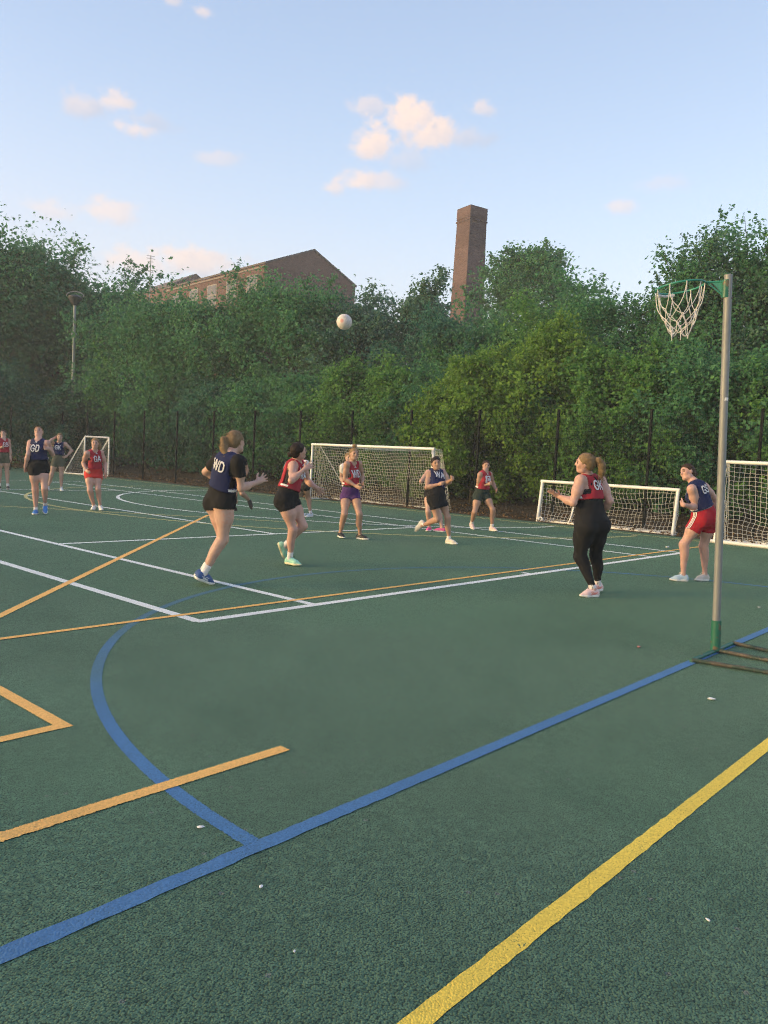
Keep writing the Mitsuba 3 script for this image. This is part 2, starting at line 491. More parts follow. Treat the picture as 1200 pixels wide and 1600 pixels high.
for i, (at, size, b, lab, c) in enumerate([
        ((2.227, 5.075), .025, 'm_litter', 'scrap of white paper on the court in front of the netball post base', 'litter'),
        ((2.215, 6.521), .022, 'm_litter_red', 'small pinkish red scrap lying on the green court left of the post', 'litter'),
        ((-.65, 2.95), .014, 'm_litter', 'pale pebble on the court between the blue line and the orange line', 'pebble'),
        ((-.35, 2.555), .010, 'm_litter', 'white pebble just below the blue line at the left', 'pebble'),
        ((-.197, 2.219), .006, 'm_litter', 'tiny white pebble near the bottom of the picture, left of the yellow line', 'pebble'),
        ((1.144, 2.496), .009, 'm_litter', 'white pebble on the court right of the yellow line', 'pebble'),
        ((5.774, 15.734), .06, 'm_litter', 'white scrap on the court in front of the low goal', 'litter'),
        ((4.368, 8.896), .02, 'm_litter', 'small white scrap on the court behind the netball post', 'litter')]):
    m, b = scrap(size, b, at, 30 + i)
    k = thing('pebble' if c == 'pebble' else 'litter', lab, c)
    scene[k] = mikit.ply(m, b, smooth=60)

# bare earth behind the kerbless edge of the court, rising a little under the hedge
ga, gb = np.linspace(18.5, 34, 90), np.linspace(-42, 76, 260)
GA, GB = np.meshgrid(ga, gb)
xyv = GA.ravel()[:, None] * E1 + GB.ravel()[:, None] * E2
h = np.clip((GA.ravel() - 18.66) / 1.0, 0, 1) * .10 + np.clip((GA.ravel() - 19.3) / 5, 0, 1) * .5
zz = -.03 + h + .10 * (meshkit.fbm(np.column_stack([xyv * 1.7, h * 0]), 4, 3) - .4) * np.clip((GA.ravel() - 18.6) / .7, 0, 1)
idx = np.arange(GA.size).reshape(GA.shape)
A, B, C, D = idx[:-1, :-1], idx[:-1, 1:], idx[1:, 1:], idx[1:, :-1]
structure('verge', trimesh.Trimesh(np.column_stack([xyv, zz]), np.vstack([np.stack([A, B, C], -1).reshape(-1, 3), np.stack([A, C, D], -1).reshape(-1, 3)]), process=False), 'm_soil', smooth=True)


def leaves(pos, size, nrm, col, aspect=.6, fold=.25):
    """Two-triangle leaves: a kite folded along its midrib."""
    n = len(pos)
    nrm = nrm / (np.linalg.norm(nrm, axis=1, keepdims=True) + 1e-9)
    r = RNG.normal(size=(n, 3))
    t = np.cross(nrm, r)
    t /= np.linalg.norm(t, axis=1, keepdims=True) + 1e-9
    b = np.cross(nrm, t)
    s = size[:, None]
    v = np.stack([pos - t * s * .5, pos + b * s * .5 * aspect + nrm * s * fold * .5 - t * s * .05, pos + t * s * .5, pos - b * s * .5 * aspect + nrm * s * fold * .5 - t * s * .05], 1).reshape(-1, 3)
    k = np.arange(n)[:, None] * 4
    f = np.vstack([k + [0, 1, 2], k + [0, 2, 3]])
    return (v, f), np.repeat(col, 4, axis=0)


m_ = 5200
la, lb = 18.62 + RNG.random(m_) ** 1.4 * 2.2, -12 + RNG.random(m_) * 52
pos = la[:, None] * np.r_[E1, 0] + lb[:, None] * np.r_[E2, 0]
pos[:, 2] = .02 + np.clip((la - 18.66), 0, 1) * .12 + RNG.random(m_) * .05
col = np.array([.16, .10, .055])[None] * (.5 + RNG.random((m_, 1))) * np.array([1, 1, 1]) + RNG.random((m_, 1)) * np.array([.05, .03, .01])
(vf), cc = leaves(pos, .05 + RNG.random(m_) * .06, np.column_stack([RNG.normal(size=(m_, 2)) * .5, np.ones(m_)]), col)
k = numbered('leaf_litter')
scene[k] = mikit.ply(vf, 'm_dead_leaf', color=cc)
labels[k] = {'label': 'brown fallen leaves strewn along the foot of the fence', 'category': 'leaf litter', 'kind': 'stuff'}
# ------------------------------------------------------------------ fence
fence = thing('fence', 'tall dark green welded mesh fence with square posts along the far edge of the court', 'fence')
H_F, PITCH_F, B0 = 3.05, 2.612, 31.67
corner_b = B0 + 3 * PITCH_F
fpts = [W(FENCE_A, B0 - n * PITCH_F) for n in range(-3, 15)]
fpts = [W(FENCE_A - k * PITCH_F, corner_b) for k in range(9, 0, -1)] + fpts


def fence_post(p):
    m = trimesh.creation.box(extents=[.06, .06, H_F + .06])
    R = trimesh.transformations.rotation_matrix(TH, [0, 0, 1])
    m.apply_transform(R)
    m.apply_translation(p + [0, 0, (H_F + .06) / 2 - .03])
    cap = trimesh.creation.box(extents=[.07, .07, .02])
    cap.apply_transform(R)
    cap.apply_translation(p + [0, 0, H_F + .04])
    return cat([m, cap])


for p_ in fpts:
    add(fence, 'post', fence_post(p_), 'm_fence')
for p0, p1 in zip(fpts[:-1], fpts[1:]):
    u_ = unit(p1 - p0)
    q0, q1 = p0 + u_ * .03 + [0, 0, .0], p1 - u_ * .03
    nrm_ = np.array([-u_[1], u_[0], 0]) * .035
    k = np.arange(0, 2.55, .05)
    vert = np.array([[q0 - nrm_ + u_ * s + [0, 0, .06], q0 - nrm_ + u_ * s + [0, 0, H_F - .02]] for s in k])
    hz = np.arange(.1, H_F, .2)
    hor = np.array([[q0 - nrm_ * 1.15 + [0, 0, z], q1 - nrm_ * 1.15 + [0, 0, z]] for z in hz])
    add(fence, 'mesh_panel', cat([strands(vert, .003), strands(hor, .0042)]), 'm_fence_wire')


# ------------------------------------------------------------------ goals
def grid_net(P00, P10, P01, P11, nu, nv, sag=None, seed=0, r=.0045, wob=.02, skew=None):
    """A knotted net over a bilinear patch, sagging and pulled about a little."""
    rr = np.random.default_rng(seed)
    NU, NV = nu * 1 + 1, nv * 1 + 1
    u, v = np.meshgrid(np.linspace(0, 1, NU), np.linspace(0, 1, NV), indexing='ij')
    g = ((1 - u) * (1 - v))[..., None] * P00 + (u * (1 - v))[..., None] * P10 + ((1 - u) * v)[..., None] * P01 + (u * v)[..., None] * P11
    inner = np.sin(np.pi * u) * np.sin(np.pi * v)
    nz = np.stack([meshkit.fbm(np.stack([u * 3.1, v * 3.1, u * 0 + k + seed], -1), 3, seed + k) for k in range(3)], -1) - .5
    g = g + (nz * wob * 11 + rr.normal(size=g.shape) * wob * .25) * np.clip(inner * 4, 0, 1)[..., None]
    if sag is not None:
        g = g + inner[..., None] * np.asarray(sag)
    g[..., 2] = np.maximum(g[..., 2], .012)
    return cat([strands(g, r), strands(np.swapaxes(g, 0, 1), r)])


def pipe(a, b, r=.035, sides=12):
    return tube([a, b], r, sides)


Z = np.array([0, 0, 1.0])


def football_goal(label, A, B, height, depth, lean, top_depth, cell=.10, seed=0, group='small white football goals', base_bar=True, pipe_r=.04, extra=None):
    """A and B are the feet of the two posts; the goal's back points along the outward normal 'bk'."""
    t = thing('football_goal', label, 'football goal', group)
    u = unit(B - A)
    bk = np.array([-u[1], u[0], 0])
    if bk @ np.r_[E1, 0] < 0:
        bk = -bk
    A1, B1 = A + Z * height + bk * lean, B + Z * height + bk * lean
    r = pipe_r
    lift = Z * r
    add(t, 'post', pipe(A + lift * .2, A1, r), 'm_white_metal', 40)
    add(t, 'post', pipe(B + lift * .2, B1, r), 'm_white_metal', 40)
    add(t, 'crossbar', pipe(A1 - u * r, B1 + u * r, r * 1.02), 'm_white_metal', 40)
    A2, B2 = A + bk * depth + lift * .7, B + bk * depth + lift * .7
    A3, B3 = A1 + bk * top_depth, B1 + bk * top_depth
    add(t, 'ground_bar', pipe(A2, B2, r * .7), 'm_white_metal', 40)
    for a, b in ((A, A2), (B, B2)):
        add(t, 'side_bar', pipe(a + lift * .8, b, r * .7), 'm_white_metal', 40)
    nu = int(np.linalg.norm(B - A) / cell)
    nv = int(np.hypot(height, depth) / cell)
    net = [grid_net(A3, B3, A2, B2, nu, nv, sag=bk * .16 - Z * .16, seed=seed, wob=.022),
           grid_net(A1, A3, A, A2, max(2, int(max(depth, .5) / cell)), int(height / cell), sag=None, seed=seed + 1, wob=.012),
           grid_net(B1, B3, B, B2, max(2, int(max(depth, .5) / cell)), int(height / cell), sag=None, seed=seed + 2, wob=.012)]
    if top_depth > .15:
        net.append(grid_net(A1, B1, A3, B3, nu, max(1, int(top_depth / cell)), sag=-Z * .08, seed=seed + 3, wob=.012))
    # slack net lying along the ground bar
    bunch = [A2 + (B2 - A2) * s for s in np.linspace(0, 1, 60)]
    rr = np.random.default_rng(seed + 9)
    roll = [np.array(bunch) + np.cumsum(rr.normal(size=(60, 3)) * .006, axis=0) * [1, 1, .3] + Z * (.012 + .02 * k) for k in range(3)]
    net.append(strands(np.array(roll), .006))
    add(t, 'net', cat(net), 'm_goal_net')
    return t, (A1, B1, A2, B2, A3, B3, u, bk)


# the big goal in the middle: net drawn in from the left post, side net spread to the right
gA, gB = np.array([-2.556, 26.59, 0]), np.array([1.36, 23.18, 0])
t, (A1, B1, A2, B2, A3, B3, u_, bk) = football_goal('white football goal with sagging net behind the players in the middle of the picture', gA, gB, 1.88, 1.05, .02, .40, seed=3)
add(t, 'net_rope', tube([A1 + u_ * .35 - Z * .02, A1 + u_ * .75 + bk * .5 - Z * 1.0, A1 + u_ * 1.05 + bk * .9 - Z * 1.75], .012, 6), 'm_goal_net')
add(t, 'corner_plate', box(B1 - [.06, .05, .16], B1 + [.0, .02, -.03]), 'm_white_metal')
# the low goal right of it, folded and leaning
gA, gB = W(18.83, 11.06), W(18.83, 7.30)
t, (A1, B1, A2, B2, A3, B3, u_, bk) = football_goal('low white football goal with leaning posts behind the red goal keeper', gA, gB, 1.12, .16, .14, .10, seed=13, cell=.10, pipe_r=.042)
wheel = trimesh.creation.torus(major_radius=.055, minor_radius=.022, major_sections=20, minor_sections=8)
wheel.apply_transform(trimesh.geometry.align_vectors([0, 0, 1], -bk))
wheel.apply_translation(gA + u_ * .11 + Z * .08 - bk * .03)
add(t, 'wheel', wheel, 'm_white_metal', 40)
add(t, 'strut', tube(bezier(A1 + u_ * .95, A1 + u_ * 1.08 - Z * .6 + bk * .0, gA + u_ * .95 + Z * .06, 10), .022, 8), 'm_white_metal', 40)
# the goal at the right edge
gA, gB = W(17.95, 6.00), W(17.95, 2.6)
t, (A1, B1, A2, B2, A3, B3, u_, bk) = football_goal('white football goal cut by the right edge of the picture, behind the netball post', gA, gB, 1.83, .85, .22, .35, seed=23, cell=.11)
add(t, 'front_bar', pipe(gA - u_ * .12 + Z * .045 - bk * .01, gB + Z * .045 - bk * .01, .045), 'm_white_metal', 40)
# the narrow goal at the far left corner
gA, gB = np.array([-14.45, 37.35, 0]), np.array([-13.25, 37.25, 0])
t = thing('football_goal', 'narrow white goal with braced side frame far away near the left edge', 'football goal', 'small white football goals')
bk = np.array([-.92, .39, 0])
h_ = 1.85
for q in (gA, gB):
    add(t, 'post', pipe(q, q + Z * h_, .04), 'm_white_metal', 40)
    add(t, 'brace', pipe(q + Z * h_, q + bk * 1.25 + Z * .05, .03), 'm_white_metal', 40)
    add(t, 'side_bar', pipe(q + Z * .04, q + bk * 1.25 + Z * .04, .03), 'm_white_metal', 40)
add(t, 'crossbar', pipe(gA + Z * h_, gB + Z * h_, .042), 'm_white_metal', 40)
add(t, 'ground_bar', pipe(gA + bk * 1.25 + Z * .04, gB + bk * 1.25 + Z * .04, .03), 'm_white_metal', 40)
fnet = [grid_net(gA + Z * h_, gA + Z * h_ + bk * .01, gA + Z * .03, gA + bk * 1.25 + Z * .03, 11, 16, seed=41, wob=.01, r=.0035), grid_net(gA + Z * h_, gB + Z * h_, gA + bk * 1.25 + Z * .03, gB + bk * 1.25 + Z * .03, 11, 18, seed=42, wob=.01, r=.0035),
        grid_net(gB + Z * h_, gB + Z * h_ + bk * .01, gB + Z * .03, gB + bk * 1.25 + Z * .03, 11, 16, seed=43, wob=.01, r=.0035)]
plain('m_grey_net', (.22, .23, .23), .8)
add(t, 'net', cat(fnet), 'm_grey_net')

# ------------------------------------------------------------------ netball post
PB, PT = np.array([2.851, 6.491, 0.0]), np.array([2.695, 6.462, 3.105])
ax = unit(PT - PB)
post = thing('netball_post', 'grey steel netball post with green foot sleeve, ring and torn net at the right', 'netball post')
add(post, 'pole', tube([PB + ax * .25, PT], .0315, 24), 'm_galvanised', 40)
add(post, 'sleeve', tube([PB + ax * .02, PB + ax * .275], .040, 24), 'm_green_paint', 40)
stk = tube([PB + ax * 2.105, PB + ax * 2.13], .0325, 24, caps=False)
keepf = stk.triangles_center[:, 0] * .35 + stk.triangles_center[:, 1] * -.94
stk.update_faces(keepf > np.quantile(keepf, .82))
add(post, 'sticker', stk, 'm_litter')
# base: a cross bar on the goal line and three bars running back to the right
cb0, cb1 = PB - np.r_[E1, 0] * .545 + Z * .018, PB + np.r_[E1, 0] * .445 + Z * .018
bdir = -np.r_[E2, 0]
add(post, 'base_bar', pipe(cb0, cb1, .017), 'm_green_paint', 40)
for q, l_ in ((cb0 + np.r_[E1, 0] * .01, 1.15), (PB + Z * .018, 1.2), (cb1 - np.r_[E1, 0] * .01, 1.15)):
    e_ = PB + bdir * l_ + (q - PB) * .55
    add(post, 'base_bar', pipe(q + Z * .004, [e_[0], e_[1], .022], .0165 if q is not PB else .022), 'm_rusty', 40)
add(post, 'base_bar', pipe(PB + bdir * 1.15 + (cb0 - PB) * .6 + Z * .01, PB + bdir * 1.15 + (cb1 - PB) * .6 + Z * .01, .017), 'm_rusty', 40)
# ring and bracket: the ring stands out towards the court (image left)
rd = unit(np.array([-.72, -.28, 0]))
rd = unit(np.array([-.9, .42, 0]))
top = PB + ax * 3.05
RC = top + rd * .365 - Z * .012
th = np.linspace(0, 2 * np.pi, 49)
side_ = np.array([-rd[1], rd[0], 0])
ring_pts = RC + np.cos(th)[:, None] * rd * .19 + np.sin(th)[:, None] * side_ * .19 - np.cos(th)[:, None] * Z * .032
add(post, 'ring', tube(ring_pts, .0088, 10, caps=False), 'm_ring_green', 40)
brk = [tube([top + rd * .02 + Z * .02, RC - rd * .19 + Z * .030], .0085, 8), tube([top + rd * .03 - Z * .095, top + rd * .15 + Z * .008], .006, 8)]
plate = np.array([top + rd * .030 + Z * .015, top + rd * .12 + Z * .012, top + rd * .030 - Z * .085])
brk.append(trimesh.Trimesh(np.vstack([plate + side_ * .002, plate - side_ * .002]), [[0, 1, 2], [5, 4, 3], [0, 3, 4], [0, 4, 1], [1, 4, 5], [1, 5, 2], [2, 5, 3], [2, 3, 0]], process=False))
add(post, 'bracket', cat(brk), 'm_ring_green', 40)
add(post, 'clamp', tube([top + ax * .03 + rd * .012, top - ax * .112 + rd * .012], .036, 20), 'm_green_paint', 40)
add(post, 'bolt', tube([top - ax * .115 - rd * .04, top - ax * .115 + rd * .05], .010, 8), 'm_lamp', 40)
add(post, 'pole_cap', tube([PT - ax * .002, PT + ax * .012], .033, 20), 'm_galvanised', 40)
# the net: looped cords from ten points of the ring, tangled and gathered towards the bottom
rr = np.random.default_rng(5)
cords = []
K = 10
phi0 = np.linspace(0, 2 * np.pi, K, endpoint=False) + rr.normal(size=K) * .09
drop = np.array([.0, .185, .255, .315, .365])
rad = np.array([.19, .150, .120, .095, .075])
off = rd * -.02


def ringpt(ph, z, r_):
    return RC + np.cos(ph) * rd * r_ + np.sin(ph) * side_ * r_ - Z * (z + np.cos(ph) * .032 * r_ / .19)


knots = {}
for lev in range(5):
    for k in range(K):
        ph = phi0[k] + lev * np.pi / K
        j = rr.normal(size=3) * (.010 if lev else 0)
        tail = .03 * max(0, np.cos(ph - 3.0)) * lev * .7
        knots[lev, k] = ringpt(ph, drop[lev] + tail * .6, rad[lev]) + j + rd * -.012 * lev * .5
for lev in range(4):
    for k in range(K):
        for dk in (0, 1):
            a, b = knots[lev, (k + dk) % K] if dk else knots[lev, k], knots[lev + 1, k]
            m = (a + b) / 2 - Z * (.008 + .012 * rr.random()) + rr.normal(size=3) * .006
            if lev == 0:
                m = a - Z * (.13 + .03 * rr.random()) + rr.normal(size=3) * .006
            if lev == 0:
                a = a + (side_ * .008 if dk else -side_ * .008)
            cords.append(bezier(a, m, b, 9))
for k in range(K):
    a, b = knots[4, k], knots[4, (k + 1) % K]
    if k % 3 != 2:
        cords.append(bezier(a, (a + b) / 2 - Z * (.03 + .03 * rr.random()), b, 9))
    if k % 4 == 1:
        cords.append(bezier(a, a - Z * .03 + rr.normal(size=3) * .008, a - Z * .065, 9))
cords = np.array(cords)
add(post, 'net', strands(cords, .0037, 6), 'm_ring_net', True)
add(post, 'net_tape', tube([ringpt(-.35, .016, .19), ringpt(-.8, .020, .19), ringpt(-1.25, .016, .19)], .011, 8), 'm_ring_net', 40)

# ------------------------------------------------------------------ ball in the air


def ball_colour(p, n, uv):
    c = mi.Color3f(.66, .60, .54)
    q = mi.Vector3f(p.x - BALL[0], p.y - BALL[1], p.z - BALL[2]) / .111
    u, v = q.x * .93 + q.z * .36, q.z * .93 - q.x * .36
    stripes = smoothstep(.45, .55, dr.abs(u * 5 - dr.floor(u * 5) - .5) * 2) * dr.select(u > .22, 1.0, 0.0)
    c = mix(c, mi.Color3f(.50, .44, .45), stripes * .6)
    spot = 1 - smoothstep(.16, .30, dr.sqrt(dr.square(q.x + .26) + dr.square(q.z + .02)))
    return mix(c, mi.Color3f(.62, .22, .19), spot * .75)


BALL = np.array([-.707, 11.278, 3.405])


def ball_bump(p, n, uv):
    q = mi.Vector3f(p.x - BALL[0], p.y - BALL[1], p.z - BALL[2]) / .111
    u, v = q.x * .93 + q.z * .36, q.z * .93 - q.x * .36
    seam = dr.minimum(dr.abs(u - .22), dr.minimum(dr.abs(v + .3 * u - .35), dr.abs(v - .2 * u + .45)))
    return smoothstep(0, .05, seam) + .2 * noise(p.x * 500, p.y * 500, p.z * 500)


scene['m_ball'] = {'type': 'bumpmap', 'tex': P(ball_bump, .003), 'scale': .004, 'bsdf': {'type': 'principled', 'base_color': P(ball_colour), 'roughness': .55}}
k = thing('netball', 'scuffed white netball with a pinkish red mark, flying above the players', 'ball')
b_ = trimesh.creation.icosphere(subdivisions=4, radius=.111)
b_.apply_translation(BALL)
scene[k] = mikit.ply(b_, 'm_ball', smooth=True)

# ------------------------------------------------------------------ lamp post behind the fence
LP = np.array([-14.24, 35.23, 0.0])
LP = LP * (44.6 / 38)
lamp = thing('lamp_post', 'grey floodlight post with a dark bowl shaped lamp standing among the trees at the left', 'lamp post')
LH = 1.47 + (7.85 - 1.47) * 44.6 / 38 - .25
add(lamp, 'pole', tube([LP, LP + Z * 3, LP + Z * LH], [.085, .075, .065], 16), 'm_pole_grey', 40)
prof = np.array([[.0, 0], [.10, 0], [.16, .08], [.30, .28], [.35, .40], [.35, .44], [.25, .50], [0, .53]])
head_ = trimesh.creation.revolve(prof, sections=32)
head_.apply_translation(LP + Z * (LH - .02))
add(lamp, 'lamp_head', head_, 'm_lamp', 40)
hoop = [LP + Z * (LH + .05) + np.array([math.cos(t_) * .45, 0, .42 + math.sin(t_) * .22]) for t_ in np.linspace(-.2, math.pi + .2, 20)]
add(lamp, 'hoop', tube(hoop, .02, 8), 'm_pole_grey', 40)
add(lamp, 'bracket', box(LP + [-.11, -.11, LH * .82], LP + [.11, .11, LH * .82 + .12]), 'm_pole_grey')

# ------------------------------------------------------------------ chimney, brick buildings, aerial
CC = np.array([5.55, 61.1])
cu = unit([.78, -.62]); cv = np.array([-cu[1], cu[0]])   # its own axes
cu, cv = unit([.80, -.60]), unit([.60, .80])


def frustum(c, u, v, hw0, hw1, z0, z1):
    pts = []
    for hw, z in ((hw0, z0), (hw1, z1)):
        for s, t_ in ((-1, -1), (1, -1), (1, 1), (-1, 1)):
            q = c + u * hw * s + v * hw * t_
            pts.append([q[0], q[1], z])
    f = [[0, 1, 5], [0, 5, 4], [1, 2, 6], [1, 6, 5], [2, 3, 7], [2, 7, 6], [3, 0, 4], [3, 4, 7], [4, 5, 6], [4, 6, 7], [1, 0, 2], [2, 0, 3]]
    return trimesh.Trimesh(pts, f, process=False)


ch = thing('chimney', 'tall square tapering red brick chimney rising behind the trees', 'chimney')
rot = math.radians(33)
cu, cv = np.array([math.cos(rot), math.sin(rot)]), np.array([-math.sin(rot), math.cos(rot)])
add(ch, 'shaft', frustum(CC, cu, cv, 1.09, .80, -1, 20.1), 'm_chimney_brick')
add(ch, 'cap', frustum(CC, cu, cv, .83, .825, 20.1, 20.95), 'm_chimney_brick')
add(ch, 'band', frustum(CC, cu, cv, .86, .86, 19.88, 20.0), 'm_chimney_brick')
for z_ in (17.4, 14.2):
    add(ch, 'band', frustum(CC, cu, cv, .80 + (20.1 - z_) * .0138 + .012, .80 + (20.1 - z_) * .0138 + .012, z_, z_ + .16), 'm_chimney_brick')


def quad_solid(poly2, z0, z1):
    m = trimesh.creation.extrude_polygon(Polygon(poly2), z1 - z0, engine='earcut')
    m.apply_translation([0, 0, z0])
    return m


def gable_building(key, C, u, v, lu, lv, eave, ridge, wall='m_building_brick'):
    """Walls with two gable ends (across u) and a pitched roof along v."""
    def p(s, t_, z):
        q = C + u * s + v * t_
        return [q[0], q[1], z]
    V = [p(0, 0, -1), p(lu, 0, -1), p(lu, lv, -1), p(0, lv, -1), p(0, 0, eave), p(lu, 0, eave), p(lu, lv, eave), p(0, lv, eave), p(lu / 2, 0, ridge), p(lu / 2, lv, ridge)]
    F = [[0, 1, 5], [0, 5, 4], [4, 5, 8], [1, 2, 6], [1, 6, 5], [2, 3, 7], [2, 7, 6], [7, 9, 6], [3, 0, 4], [3, 4, 7]]
    add(key, 'wall', trimesh.Trimesh(V, F, process=False), wall)
    o = .12
    th_ = .18
    for s0, s1 in ((-o, lu / 2), (lu + o, lu / 2)):
        z0 = eave - (ridge - eave) * o / (lu / 2)
        r = [p(s0, -.12, z0 + .02), p(s1, -.12, ridge + .02), p(s1, lv + .12, ridge + .02), p(s0, lv + .12, z0 + .02)]
        V2 = np.array(r + [[x[0], x[1], x[2] + th_] for x in r])
        F2 = [[0, 1, 2], [0, 2, 3], [4, 6, 5], [4, 7, 6], [0, 4, 5], [0, 5, 1], [1, 5, 6], [1, 6, 2], [2, 6, 7], [2, 7, 3], [3, 7, 4], [3, 4, 0]]
        m = trimesh.Trimesh(V2, F2, process=False)
        m.fix_normals()
        rk = add(key, 'roof', m, 'm_roof')
    return rk


bC = np.array([-13.051, 78.928])
bu, bv = unit([8.63, 8.56]), unit([-13.53, 14.36])
bld = thing('building', 'brick building with a pitched roof above the treetops, its left wall catching the sun', 'building', None)
gable_building(bld, bC, bu, bv, 12.1, 21.0, 20.35, 22.9)
wallx = np.array([[bu[0], bv[0]], [bu[1], bv[1]]])


def wall_box(s0, s1, t0, t1, z0, z1):
    c = []
    for s in (s0, s1):
        for t_ in (t0, t1):
            for z in (z0, z1):
                q = bC + bu * s + bv * t_
                c.append([q[0], q[1], z])
    return trimesh.convex.convex_hull(np.array(c))


for i in range(5):
    t0 = 1.3 + i * 3.9
    for z0 in (17.2, 13.4):
        w_ = add(bld, 'window', wall_box(-.05, .06, t0, t0 + 1.9, z0, z0 + 2.3), 'm_window_frame')
        for a_ in (0, 1):
            for b_ in (0, 1):
                add(w_, 'pane', wall_box(-.065, -.045, t0 + .10 + a_ * .90, t0 + .90 + a_ * .90, z0 + .1 + b_ * 1.1, z0 + 1.1 + b_ * 1.1), 'm_pane')
        add(bld, 'sill', wall_box(-.14, .05, t0 - .1, t0 + 2.0, z0 - .14, z0 - .02), 'm_coping')
add(bld, 'coping', wall_box(-.08, .14, -.05, 20.9, 20.0, 20.16), 'm_coping')
b2 = thing('building', 'smaller brown roofed building further back, left of the brick one', 'building')
b2C = np.array([-33.3, 104.0])
gable_building(b2, np.array([-30.0, 106.0]), unit([.75, .66]), unit([-.66, .75]), 7.0, 16.0, 23.3, 25.3)
ant = thing('aerial', 'thin television aerial mast with short cross rods against the sky', 'aerial')
AB = np.array([-31.1, 100.3, 0])
add(ant, 'mast', tube([AB, AB + Z * 25.7], .055, 8), 'm_pole_grey')
for z_, l_, an in ((25.3, .55, .5), (24.9, .35, .2), (23.8, .75, .1), (23.65, .6, 1.2), (25.62, .5, .3)):
    dvec = np.array([math.cos(an), math.sin(an), 0]) * l_
    add(ant, 'rod', tube([AB + Z * z_ - dvec, AB + Z * z_ + dvec], .03, 6), 'm_pole_grey')
# ------------------------------------------------------------------ trees and shrubs beyond the fence
GREENS = {'dark': ((0.051, 0.155, 0.100), (0.114, 0.266, 0.166)), 'mid': ((0.070, 0.202, 0.094), (0.142, 0.332, 0.151)), 'light': ((0.095, 0.237, 0.064), (0.186, 0.370, 0.109)), 'yellow': ((0.128, 0.255, 0.046), (0.238, 0.396, 0.085)),
          'grey': ((0.088, 0.191, 0.128), (0.162, 0.293, 0.191))}


